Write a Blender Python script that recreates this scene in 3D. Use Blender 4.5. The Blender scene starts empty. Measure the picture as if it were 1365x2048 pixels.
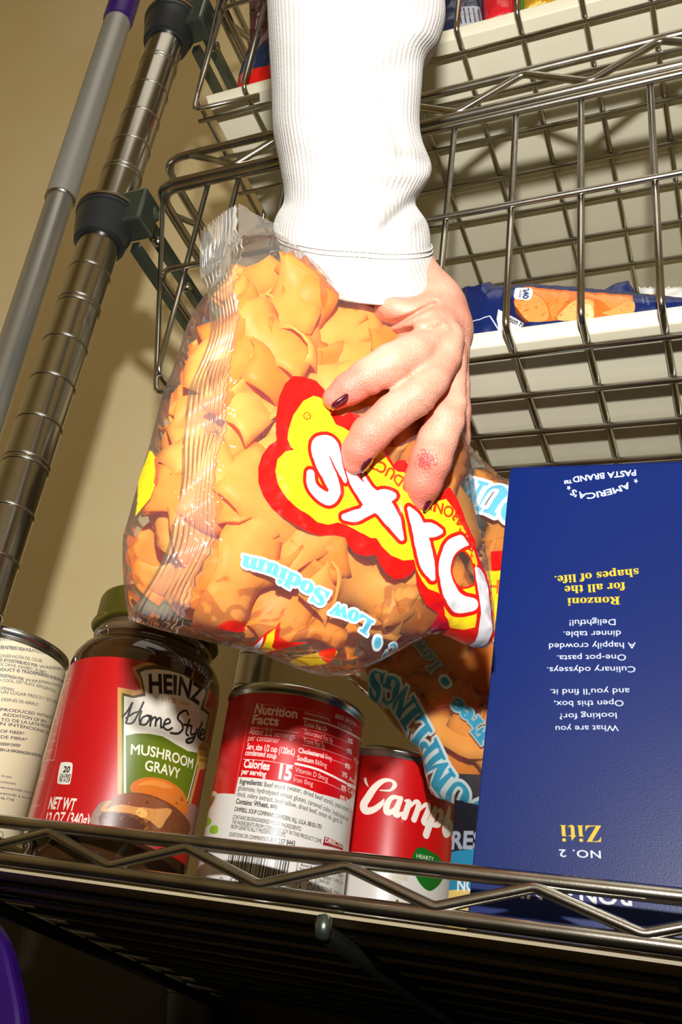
import bpy, bmesh, math, random
import numpy as np
from mathutils import Vector, Matrix
from mathutils.geometry import delaunay_2d_cdt
from mathutils import noise as mnoise

sc = bpy.context.scene
COL = sc.collection
PI = math.pi

# ------------------------------------------------------------------ camera
RM = np.array([[0.87443174, 0.43920047, 0.20608756],
               [-0.08399027, 0.555425, -0.82731415],
               [-0.47782294, 0.7061204, 0.52256981]])      # rows: camera right, down, forward
FPX = 2090.415
PX, PY = 682.5 - 339.59, 1024 - 136.094
CAM = np.array([0.0, 0.0, 0.9])
cd = bpy.data.cameras.new('camera')
cd.sensor_fit = 'VERTICAL'
cd.sensor_height = 36.0
cd.lens = FPX * 36.0 / 2048
cd.shift_x = (682.5 - PX) / 2048
cd.shift_y = (PY - 1024) / 2048
cd.clip_start = 0.01
co = bpy.data.objects.new('camera', cd)
COL.objects.link(co)
r0, r1, r2 = RM
co.matrix_world = Matrix(((r0[0], -r1[0], -r2[0], CAM[0]), (r0[1], -r1[1], -r2[1], CAM[1]),
                          (r0[2], -r1[2], -r2[2], CAM[2]), (0, 0, 0, 1)))
sc.camera = co

# ------------------------------------------------------------------ light
sc.view_settings.view_transform = 'Standard'
sc.view_settings.look = 'None'
sc.view_settings.gamma = 1.0
sc.view_settings.use_curve_mapping = False
sc.view_settings.exposure = 0.0
w = bpy.data.worlds.new('world')
sc.world = w
w.use_nodes = True
w.node_tree.nodes['Background'].inputs[0].default_value = (1.0, 0.9, 0.75, 1)
w.node_tree.nodes['Background'].inputs[1].default_value = 0.12
FLASH = (0.018, -0.11, 0.163)
fl = bpy.data.lights.new('flash', 'SPOT')
fl.energy = 27.0
fl.color = (1.0, 0.97, 0.93)
fl.shadow_soft_size = 0.012
fl.spot_size = math.radians(136)
fl.spot_blend = 1.0
fo = bpy.data.objects.new('flash', fl)
fo.location = CAM + np.array(FLASH)
COL.objects.link(fo)
# flash head of the camera, aimed a little above the middle of the view
_d = Vector((-0.55, 0.80, 0.66))
fo.rotation_euler = _d.to_track_quat('-Z', 'Y').to_euler()

al = bpy.data.lights.new('ambient_fill', 'AREA')  # added overhead fill for weak ambient light, no lamp fixture there
al.energy = 6.0; al.size = 1.2; al.color = (1.0, 0.93, 0.8)
ao = bpy.data.objects.new('ambient_fill', al); ao.location = (.1, -.5, 3.15); COL.objects.link(ao)

# ------------------------------------------------------------------ helpers
def ray(px, py):
    return RM.T @ np.array([(px - PX) / FPX, (py - PY) / FPX, 1.0])
def at(px, py, X=None, Y=None, Z=None):
    """point of the photograph's pixel on a plane of the room (Z relative to camera height)"""
    d = ray(px, py)
    t = X / d[0] if X is not None else Y / d[1] if Y is not None else Z / d[2]
    return d * t + CAM
def cam2w(p):
    p = np.asarray(p, float)
    return p @ RM + CAM
def P(px, py, z):
    return cam2w([(px - PX) / FPX * z, (py - PY) / FPX * z, z])
def V(x, y, z):
    return np.array([x, y, z]) + CAM

def smooth_path(pts, n=6, closed=False):
    pts = [np.asarray(p, float) for p in pts]
    N = len(pts); out = []
    segs = N if closed else N - 1
    for i in range(segs):
        if closed:
            a, b, c, d = pts[(i - 1) % N], pts[i], pts[(i + 1) % N], pts[(i + 2) % N]
        else:
            a, b, c, d = pts[max(i - 1, 0)], pts[i], pts[i + 1], pts[min(i + 2, N - 1)]
        for k in range(n):
            t = k / n
            out.append(0.5 * ((2 * b) + (-a + c) * t + (2 * a - 5 * b + 4 * c - d) * t * t + (-a + 3 * b - 3 * c + d) * t ** 3))
    if not closed: out.append(pts[-1])
    return np.array(out)

def fillet(pts, r, n=5, closed=False):
    pts = [np.asarray(p, float) for p in pts]
    N = len(pts); out = []
    for i in range(N):
        if not closed and i in (0, N - 1):
            out.append(pts[i]); continue
        a, b, c = pts[i - 1], pts[i], pts[(i + 1) % N]
        u = a - b; v = c - b; lu = np.linalg.norm(u); lv = np.linalg.norm(v); u = u / lu; v = v / lv
        ang = math.acos(max(-1, min(1, float(u @ v))))
        if ang > PI - 0.02: out.append(b); continue
        t = min(r / math.tan(ang / 2), lu * .45, lv * .45)
        p0 = b + u * t; p1 = b + v * t
        for k in range(n + 1):
            s = k / n
            out.append((1 - s) ** 2 * p0 + 2 * s * (1 - s) * b + s * s * p1)
    return out

def tube(path, r, sides=10, closed=False, rad=None):
    path = np.array([np.asarray(p, float) for p in path]); n = len(path)
    if closed: T = np.roll(path, -1, 0) - np.roll(path, 1, 0)
    else:
        T = np.gradient(path, axis=0)
    T /= np.linalg.norm(T, axis=1)[:, None] + 1e-12
    ref = np.array([0, 0, 1.0]) if abs(T[0][2]) < .9 else np.array([1.0, 0, 0])
    N = np.cross(T[0], ref); N /= np.linalg.norm(N)
    vs = []
    for i in range(n):
        N = N - T[i] * (N @ T[i]); N /= np.linalg.norm(N)
        B = np.cross(T[i], N)
        rr = r if rad is None else rad[i]
        for k in range(sides):
            a = 2 * PI * k / sides
            vs.append(path[i] + rr * (math.cos(a) * N + math.sin(a) * B))
    fs = []
    for i in range(n if closed else n - 1):
        j = (i + 1) % n
        for k in range(sides):
            l = (k + 1) % sides
            fs.append((i * sides + k, i * sides + l, j * sides + l, j * sides + k))
    if not closed:
        fs.append(tuple(reversed(range(sides)))); fs.append(tuple(range((n - 1) * sides, n * sides)))
    return np.array(vs), fs

def join(parts):
    vs = []; fs = []; o = 0
    for v, f in parts:
        vs.append(np.asarray(v)); fs += [tuple(i + o for i in q) for q in f]; o += len(v)
    return np.concatenate(vs), fs

def revolve(prof, center, n=64, uvr=None):
    """prof: (r, z) list, z relative; around a vertical axis at center"""
    vs = []; fs = []
    for r, z in prof:
        for k in range(n):
            a = 2 * PI * k / n
            vs.append((center[0] + r * math.cos(a), center[1] + r * math.sin(a), center[2] + z))
    m = len(prof)
    for i in range(m - 1):
        for k in range(n):
            l = (k + 1) % n
            fs.append((i * n + k, i * n + l, (i + 1) * n + l, (i + 1) * n + k))
    fs.append(tuple(reversed(range(n)))); fs.append(tuple(range((m - 1) * n, m * n)))
    return np.array(vs), fs

def boxm(x0, x1, y0, y1, z0, z1):
    v = [(x, y, z) for x in (x0, x1) for y in (y0, y1) for z in (z0, z1)]
    f = [(0, 1, 3, 2), (4, 6, 7, 5), (0, 4, 5, 1), (2, 3, 7, 6), (0, 2, 6, 4), (1, 5, 7, 3)]
    return np.array(v, float), f

def origin_of(o):
    l = np.array(o.location, float)
    while o.parent: o = o.parent; l = l + np.array(o.location)
    return l

def mk(name, vf, m, parent=None, smooth=True, uvs=None, loc=None, sharp=None, **props):
    vs, fs = vf
    base = origin_of(parent) if parent is not None else np.zeros(3)
    own = np.array(loc, float) if loc is not None else base
    me = bpy.data.meshes.new(name)
    me.from_pydata((np.asarray(vs, float) - own).tolist(), [], [tuple(int(i) for i in f) for f in fs])
    me.update()
    if smooth:
        me.polygons.foreach_set('use_smooth', [True] * len(me.polygons))
        if sharp: me.set_sharp_from_angle(angle=math.radians(sharp))
    if uvs is not None:
        ul = me.uv_layers.new(name='UVMap')
        li = np.zeros(len(me.loops), int); me.loops.foreach_get('vertex_index', li)
        if len(uvs) == len(vs): ul.data.foreach_set('uv', np.asarray(uvs)[li].ravel())
        else: ul.data.foreach_set('uv', np.asarray(uvs, float).ravel())
    if m: me.materials.append(m)
    o = bpy.data.objects.new(name, me); COL.objects.link(o)
    if parent is not None:
        o.parent = parent; o.location = own - base
    else:
        o.location = own
    for k, v in props.items(): o[k] = v
    return o

def bevel(o, wd=.002, seg=2, ang=40):
    b = o.modifiers.new('bevel', 'BEVEL'); b.width = wd; b.segments = seg; b.limit_method = 'ANGLE'; b.angle_limit = math.radians(ang)
    return o
def thing(name, label, cat, loc, group=None):
    o = bpy.data.objects.new(name, None); COL.objects.link(o)
    o.empty_display_size = .02
    o.location = loc; o['label'] = label; o['category'] = cat
    if group: o['group'] = group
    return o
def tag(o, label, cat, group=None):
    o['label'] = label; o['category'] = cat
    if group: o['group'] = group
    return o
def dup(o, parent, loc):
    c = o.copy(); COL.objects.link(c); c.parent = parent; c.location = loc
    return c

# ------------------------------------------------------------------ materials
def srgb(c):
    c = [x / 255 for x in c]
    return tuple(x / 12.92 if x < .04045 else ((x + .055) / 1.055) ** 2.4 for x in c) + (1,)
def mat(name, col, rough=.5, metal=0, spec=.5, coat=0, bump=None, var=None, sss=0, sheen=0, trans=0):
    m = bpy.data.materials.new(name); m.use_nodes = True
    nt = m.node_tree; b = nt.nodes['Principled BSDF']
    b.inputs['Base Color'].default_value = srgb(col)
    b.inputs['Roughness'].default_value = rough
    b.inputs['Metallic'].default_value = metal
    b.inputs['Specular IOR Level'].default_value = spec
    b.inputs['Coat Weight'].default_value = coat
    b.inputs['Coat Roughness'].default_value = .08
    if sss:
        b.inputs['Subsurface Weight'].default_value = sss
        b.inputs['Subsurface Radius'].default_value = (1, .35, .2)
        b.inputs['Subsurface Scale'].default_value = .004
    tc = nt.nodes.new('ShaderNodeTexCoord')
    if var:      # (scale, amount, second colour)
        n = nt.nodes.new('ShaderNodeTexNoise'); n.inputs['Scale'].default_value = var[0]; n.inputs['Detail'].default_value = 5
        r = nt.nodes.new('ShaderNodeValToRGB'); r.color_ramp.elements[0].position = .5 - var[1]; r.color_ramp.elements[1].position = .5 + var[1]
        r.color_ramp.elements[0].color = srgb(col); r.color_ramp.elements[1].color = srgb(var[2])
        nt.links.new(tc.outputs['Object'], n.inputs['Vector']); nt.links.new(n.outputs['Fac'], r.inputs['Fac'])
        nt.links.new(r.outputs['Color'], b.inputs['Base Color'])
    if bump:     # (scale, strength, distance)
        n = nt.nodes.new('ShaderNodeTexNoise'); n.inputs['Scale'].default_value = bump[0]; n.inputs['Detail'].default_value = 4
        u = nt.nodes.new('ShaderNodeBump'); u.inputs['Strength'].default_value = bump[1]; u.inputs['Distance'].default_value = bump[2]
        nt.links.new(tc.outputs['Object'], n.inputs['Vector']); nt.links.new(n.outputs['Fac'], u.inputs['Height'])
        nt.links.new(u.outputs['Normal'], b.inputs['Normal'])
    return m

M = {}
M['chrome'] = mat('chrome', (200, 197, 188), .24, 1.0, bump=(900, .08, .0004), var=(60, .25, (165, 161, 150)))
M['chrome_pole'] = mat('chrome_pole', (175, 172, 164), .2, 1.0, bump=(300, .04, .0004))
M['dark_metal'] = mat('dark_metal', (44, 45, 41), .35, .8, bump=(400, .1, .0003))
M['slide'] = mat('slide', (110, 125, 118), .3, .9, bump=(300, .1, .0003))
M['black_plastic'] = mat('black_plastic', (32, 36, 38), .35, bump=(400, .05, .0003))
M['tray'] = mat('tray_plastic', (232, 226, 202), .42, bump=(500, .06, .0003), var=(14, .3, (224, 218, 192)))
M['liner'] = mat('liner', (196, 182, 150), .5, bump=(200, .1, .0004), var=(20, .3, (176, 160, 128)))
M['grey_handle'] = mat('grey_handle', (160, 160, 155), .38, .35, bump=(700, .08, .0003))
M['grey_tube'] = mat('grey_tube', (165, 165, 160), .28, .75, bump=(500, .05, .0003))
M['purple'] = mat('purple_grip', (54, 18, 112), .35, bump=(300, .1, .0003))
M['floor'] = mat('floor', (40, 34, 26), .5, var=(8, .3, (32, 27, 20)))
M['panel'] = mat('shade_panel_dark', (34, 27, 18), .6, bump=(60, .2, .001), var=(12, .3, (26, 20, 13)))  # near-black colour imitates the shade below the shelf
M['ceiling'] = mat('ceiling', (205, 198, 180), .8, var=(8, .3, (196, 188, 168)))
def wall_mat():
    m = bpy.data.materials.new('wall_paint'); m.use_nodes = True
    nt = m.node_tree; b = nt.nodes['Principled BSDF']; L = nt.links.new
    b.inputs['Roughness'].default_value = .42
    tc = nt.nodes.new('ShaderNodeTexCoord')
    n = nt.nodes.new('ShaderNodeTexNoise'); n.inputs['Scale'].default_value = 3.5; n.inputs['Detail'].default_value = 6
    r = nt.nodes.new('ShaderNodeValToRGB')
    r.color_ramp.elements[0].color = srgb((244, 224, 170)); r.color_ramp.elements[1].color = srgb((250, 234, 190))
    r.color_ramp.elements[0].position = .35; r.color_ramp.elements[1].position = .65
    # scuffs: thin stretched pale marks
    mp = nt.nodes.new('ShaderNodeMapping'); mp.inputs['Rotation'].default_value = (0, .8, 0); mp.inputs['Scale'].default_value = (22, 22, 3)
    s = nt.nodes.new('ShaderNodeTexNoise'); s.inputs['Scale'].default_value = 1.6; s.inputs['Detail'].default_value = 3
    sr = nt.nodes.new('ShaderNodeValToRGB'); sr.color_ramp.elements[0].position = .68; sr.color_ramp.elements[1].position = .74
    sr.color_ramp.elements[0].color = (0, 0, 0, 1); sr.color_ramp.elements[1].color = (.55, .55, .55, 1)
    mx = nt.nodes.new('ShaderNodeMixRGB'); mx.inputs[2].default_value = srgb((236, 226, 196))
    L(tc.outputs['Object'], n.inputs['Vector']); L(n.outputs['Fac'], r.inputs['Fac'])
    L(tc.outputs['Object'], mp.inputs['Vector']); L(mp.outputs['Vector'], s.inputs['Vector']); L(s.outputs['Fac'], sr.inputs['Fac'])
    L(r.outputs['Color'], mx.inputs[1]); L(sr.outputs['Color'], mx.inputs[0]); L(mx.outputs['Color'], b.inputs['Base Color'])
    f = nt.nodes.new('ShaderNodeTexNoise'); f.inputs['Scale'].default_value = 260; f.inputs['Detail'].default_value = 2
    u = nt.nodes.new('ShaderNodeBump'); u.inputs['Strength'].default_value = .25; u.inputs['Distance'].default_value = .001
    L(tc.outputs['Object'], f.inputs['Vector']); L(f.outputs['Fac'], u.inputs['Height']); L(u.outputs['Normal'], b.inputs['Normal'])
    return m
M['wall'] = wall_mat()

# ------------------------------------------------------------------ the room
WY = 0.805
def struct(name, vf, m, smooth=False):
    o = mk(name, vf, m, smooth=smooth); o['kind'] = 'structure'; return o
struct('wall_back', boxm(-1.6, 1.2, WY, WY + .1, 0, 3.2), M['wall'])
struct('shade_panel_1', boxm(-1.6, 1.2, WY - .007, WY, 0, .9 + .122), M['panel'])  # added dark sheet on the wall, stands in for shade under the shelf
struct('wall_left', boxm(-1.7, -1.6, -1.4, WY + .1, 0, 3.2), M['wall'])
struct('wall_right', boxm(1.2, 1.3, -1.4, WY + .1, 0, 3.2), M['wall'])
struct('wall_front', boxm(-1.7, 1.3, -1.5, -1.4, 0, 3.2), M['wall'])
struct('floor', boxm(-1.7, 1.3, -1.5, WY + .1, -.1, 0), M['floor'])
struct('ceiling', boxm(-1.7, 1.3, -1.5, WY + .1, 3.2, 3.3), M['ceiling'])

# ------------------------------------------------------------------ wire rack
XL, XR, YF, YB = -.352, .20, .42, .775
PXL, PXR = -.385, .235
rack = thing('wire_rack', 'chrome wire shelving rack with ringed round posts standing against the beige wall', 'shelf', V(-.385, .42, -.9))
def post(x, y, rings=True):
    r = .0150; top = .95
    o = mk('post', revolve([(r, -.88)] + [(r, top)], V(x, y, 0), 40), M['chrome_pole'], rack, sharp=40)
    zs = [.6842 + .0318 * k for k in range(-30, 8)]
    parts = []
    for k, z in enumerate(zs):
        grooves = [z, z + .0036] if k % 4 == 2 else [z]
        for g in grooves:
            parts.append(revolve([(r + .0001, g - .0011), (r + .0006, g - .0004), (r + .0006, g + .0004), (r + .0001, g + .0011)], V(x, y, 0), 40))
    mk('post_ring', join(parts), M['chrome'], o, kind='stuff')
    mk('leveling_foot', revolve([(.018, -.9), (.018, -.893), (.01, -.888), (.01, -.87)], V(x, y, 0), 24), M['black_plastic'], o)
    return o
def collar(par, x, y, z):
    prof = [(.0155, -.016), (.0185, -.0155), (.0205, -.006), (.0225, .006), (.0225, .0085), (.0235, .009), (.0235, .0115), (.0155, .012)]
    mk('clamp_collar', revolve(prof, V(x, y, z), 40), M['black_plastic'], par, sharp=50)
    prof = [(.0157, .012), (.0238, .0122), (.0242, .014), (.0225, .016), (.0157, .0165)]
    mk('clamp_ring', revolve(prof, V(x, y, z), 40), M['chrome'], par, sharp=50)
posts = {}
for x, y in ((PXL, YF), (-.385, YB), (PXR, YB)):
    posts[(x, y)] = post(x, y)
for z in (.506, .731):
    collar(posts[(PXL, YF)], PXL, YF, z)
    collar(posts[(-.385, YB)], -.385, YB, z)
collar(posts[(-.385, YB)], -.385, YB, .058)

def rloop(xl, xr, yf, yb, z, r, rc=.018, sides=10, dz=0):
    pts = [V(xl, yf, z), V(xr, yf, z), V(xr, yb, z), V(xl, yb, z)]
    return tube(fillet(pts, rc, 7, True), r, sides, True)
def zigzag(x0, n, half, y, zt, zb, r, flip=0):
    pts = []
    for k in range(n):
        pts.append(V(x0 + k * half, y, (zt if (k + flip) % 2 == 0 else zb)))
    return tube(fillet(pts, .006, 4), r, 8)

def tier(name, zt, zb, r, zr, zx, zhalf, xl=XL):
    fr = mk(name, rloop(xl, XR, YF, YB, zt, r), M['chrome'], rack)
    mk('rail', rloop(xl, XR, YF, YB, zb, r), M['chrome'], fr)
    n = int((XR - zx) / zhalf) + 1
    mk('truss_wire', zigzag(zx, n, zhalf, YF - .001, zt - .0025, zb + .0025, zr), M['chrome'], fr)
    mk('truss_wire', zigzag(zx, n, zhalf, YB, zt - .0025, zb + .0025, zr), M['chrome'], fr)
    # side truss
    pts = [V(xl, YF + .03 + k * .035, (zt - .0025) if k % 2 else (zb + .0025)) for k in range(10)]
    mk('truss_wire', tube(fillet(pts, .006, 4), zr, 8), M['chrome'], fr)
    return fr
# lower shelf
lo = tier('shelf_frame', .0957, .0792, .0031, .0023, -.4420 + .0724, .0362, xl=-.362)
sl = None
for k in range(10):
    y = .4424 + .034 * k
    if sl is None:
        sl = mk('slat_wire', tube([V(-.392, y, .0722), V(XR, y, .0722)], .0016, 8), M['dark_metal'], lo)
        sl0 = y
    else: dup(sl, lo, (0, y - sl0, 0))
for x in (-.365, -.158, .05):
    mk('cross_bar', tube([V(x, YF + .001, .0672), V(x, YB, .0672)], .0038, 10), M['dark_metal'], lo)
mk('weld_bead', (lambda c: revolve([(.0002, -.005), (.0028, -.004), (.0036, 0), (.0028, .004), (.0002, .005)], c, 16))(V(-.158, YF - .003, .069)), M['slide'], lo)
# upper frames that carry the baskets
f1 = tier('basket_frame', .5665, .5395, .0031, .0024, -.3272, .0382)
f2 = tier('basket_frame', .7965, .7695, .0031, .0024, -.3272, .0382)
for z0 in (.506, .731):
    # drawer slide and bracket down the left side
    for zz, rr in ((.512, 0), (.536, 0)):
        pass
    dz = z0 - .506
    mk('side_rail', boxm(-.3712 + CAM[0], -.3652 + CAM[0], YF + .018, YB - .02, .9 + .526 + dz, .9 + .536 + dz), M['slide'], rack, smooth=False)
    mk('side_rail', boxm(-.3712 + CAM[0], -.3652 + CAM[0], YF + .018, YB - .02, .9 + .498 + dz, .9 + .506 + dz), M['slide'], rack, smooth=False)
    br = join([boxm(-.3735, -.3515, YF - .008, YF + .014, .9 + .502 + dz, .9 + .532 + dz), tube([V(-.372, YF, .51 + dz), V(-.352, YF + .012, .525 + dz)], .006, 10)])
    b = mk('corner_bracket', br, M['slide'], rack, smooth=False); bevel(b, .002)
    for q in (0, 1):
        mk('bolt', tube([V(-.362, YF + .03 + .05 * q, .516 + dz), V(-.3555, YF + .03 + .05 * q, .516 + dz)], .0035, 10), M['chrome'], rack)

# ------------------------------------------------------------------ baskets
def basket(label, zrim, zbot, zmid, xs, ys, xl_bot, yback=.745):
    t = thing('wire_basket', label, 'basket', V(-.2, .45, zbot), 'chrome wire baskets in the rack')
    xr = XR - .008; xl = XL + .006
    mk('rim', rloop(xl, xr, YF + .0005, YB - .012, zrim, .0027, .015), M['chrome'], t)
    mk('middle_wire', rloop((xl + xl_bot) / 2, xr, YF - .0005, yback + .01, zmid, .0020, .012), M['chrome'], t)
    uw = lambda x: tube(fillet([V(x, YF + .002, zrim - .002), V(x, YF + .002, zbot), V(x, yback, zbot), V(x, YB - .012, zrim)], .006, 4), .00185, 8)
    first = mk('wire', uw(xs[0]), M['chrome'], t)
    for x in xs[1:]:
        dup(first, t, (x - xs[0], 0, 0))
    xw = lambda y: tube(fillet([V(xl_bot - .005, y, zbot - .003), V(xr - .02, y, zbot - .003), V(xr, y, zrim)], .006, 4), .0018, 8)
    f = mk('cross_wire', xw(ys[0]), M['chrome'], t)
    s0 = mk('side_wire', tube(fillet([V(xl, ys[0] - .018, zrim), V(xl_bot + .001, ys[0] - .018, zbot - .013), V(xl_bot + .05, ys[0] - .010, zbot - .004)], .005, 4), .0018, 8), M['chrome'], t)
    for k in (4, 8): mk('side_wire', tube([V(xl, ys[k - 1], zrim), V(xl_bot, ys[k - 1], zbot - .003)], .0018, 8), M['chrome'], t)
    for y in ys[1:]:
        dup(f, t, (0, y - ys[0], 0))
    return t
LX = [-.3085 + .0003] + [-.065 + .0366 * k for k in range(-6, 8)]
basket('wide chrome wire basket on the level just above the navy pasta box', .5325, .3677, .4527, LX, [.4435 + .0357 * k for k in range(9)], -.309)
UX = [-.1438 + .0392 * k for k in range(-5, 9)]
basket('upper chrome wire basket at the top of the picture holding a tray', .7625, .6335, .7420, UX, [.4400 + .0385 * k for k in range(8)], -.340)

def tray(label, x0, x1, y0, y1, z, h, fl=.010, th=.002):
    t = thing('plastic_tray', label, 'tray', V((x0 + x1) / 2, (y0 + y1) / 2, z), 'cream plastic trays in the baskets')
    bm = bmesh.new()
    def ring(i, zz):
        return [bm.verts.new(tuple(V(a, b, zz))) for a, b in ((x0 + i, y0 + i), (x1 - i, y0 + i), (x1 - i, y1 - i), (x0 + i, y1 - i))]
    R = [ring(.003, z), ring(0, z + h), ring(th, z + h), ring(.003 + th, z + th)]
    for a, b in zip(R[:-1], R[1:]):
        for k in range(4): bm.faces.new((a[k], a[(k + 1) % 4], b[(k + 1) % 4], b[k]))
    bm.faces.new(list(reversed(R[0]))); bm.faces.new(R[-1])
    bmesh.ops.recalc_face_normals(bm, faces=bm.faces)
    vs = np.array([v.co for v in bm.verts]); fs = [[v.index for v in f.verts] for f in bm.faces]
    bm.verts.index_update(); fs = [[v.index for v in f.verts] for f in bm.faces]
    bm.free()
    o = mk('tray_body', (vs, fs), M['tray'], t); bevel(o, .0012, 2, 30)
    return t
tray('cream plastic tray in the basket above the pasta box, holding cookie packs', -.302, .17, .4375, .735, .3702, .0085)
tray('cream plastic tray in the top basket, holding snack bags', -.3375, .17, .4285, .74, .6360, .0085)

# liner of the lower shelf
ln = mk('shelf_liner', boxm(-.36, .19, .4235, .765, .9 + .0742, .9 + .0765), M['liner'], smooth=False)
tag(ln, 'thin brown liner sheet lying on the lower wire shelf under the cans', 'shelf liner')

# ------------------------------------------------------------------ mop
t = thing('mop_handle', 'grey telescopic mop handle with purple grip leaning beside the ringed chrome post', 'mop', V(-.46, .47, -.9))
A = at(256, -20, Y=.475); B = at(-9, 800, Y=.475)
d = (B - A) / np.linalg.norm(B - A)
def pp(px, py):
    s = (py - (-20)) / 820.0
    return A + (B - A) * s
a1 = pp(0, 68); a2 = pp(0, 462)
mk('purple_grip', tube([A - d * .3, a1 - d * .004, a1], .0183, 32, rad=[.0150, .0150, .0140]), M['purple'], t, sharp=40)
mk('upper_tube', tube([a1 - d * .01, a2 - d * .004, a2], .0168, 32, rad=[.0134, .0134, .0128]), M['grey_handle'], t, sharp=40)
mk('lower_tube', tube([a2 - d * .01, a2 + d * 1.2], .0120, 32), M['grey_tube'], t, sharp=40)
mk('tube_ring', tube([a2 - d * .0005, a2 + d * .0012], .0136, 32), M['chrome'], t)

# purple dustpan at the lower left
t = thing('dustpan', 'purple plastic dustpan edge under the shelf in the lower left corner', 'dustpan', V(-.33, .5, -.9))
pts = smooth_path([at(-120, 1780, Y=.50), at(-50, 1810, Y=.50), at(0, 1868, Y=.50), at(25, 1950, Y=.50), at(42, 2060, Y=.50), at(30, 2200, Y=.5), at(-120, 2260, Y=.5)], 6, True)
n = len(pts)
vs = np.concatenate([pts, pts + np.array([0, .012, 0])]); fs = [tuple(range(n)), tuple(reversed(range(n, 2 * n)))] + [(i, i + n, (i + 1) % n + n, (i + 1) % n) for i in range(n)]
bevel(mk('pan', (vs, fs), M['purple'], t, smooth=False), .003)
c = pts.mean(0)
mk('pan_handle', tube([c + np.array([-.02, .02, -.03]), np.array([c[0] - .05, c[1] + .03, 0.0])], .011, 16), M['purple'], t)
# ------------------------------------------------------------------ printing: flat art drawn into images made here
_tcache = {}
def text_edges(s, bold=0.0, lsp=1.0):
    k = (s, bold, lsp)
    if k in _tcache: return _tcache[k]
    c = bpy.data.curves.new('t', 'FONT'); c.body = s; c.resolution_u = 3; c.offset = bold; c.space_character = lsp
    o = bpy.data.objects.new('t', c); COL.objects.link(o)
    me = o.evaluated_get(bpy.context.evaluated_depsgraph_get()).to_mesh()
    v = np.array([x.co[:2] for x in me.vertices]); cnt = {}
    for p in me.polygons:
        for e in p.edge_keys: cnt[e] = cnt.get(e, 0) + 1
    E = [e for e, n in cnt.items() if n == 1]
    bpy.data.objects.remove(o); bpy.data.curves.remove(c)
    r = (v[[e[0] for e in E]], v[[e[1] for e in E]])
    _tcache[k] = r
    return r

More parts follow.
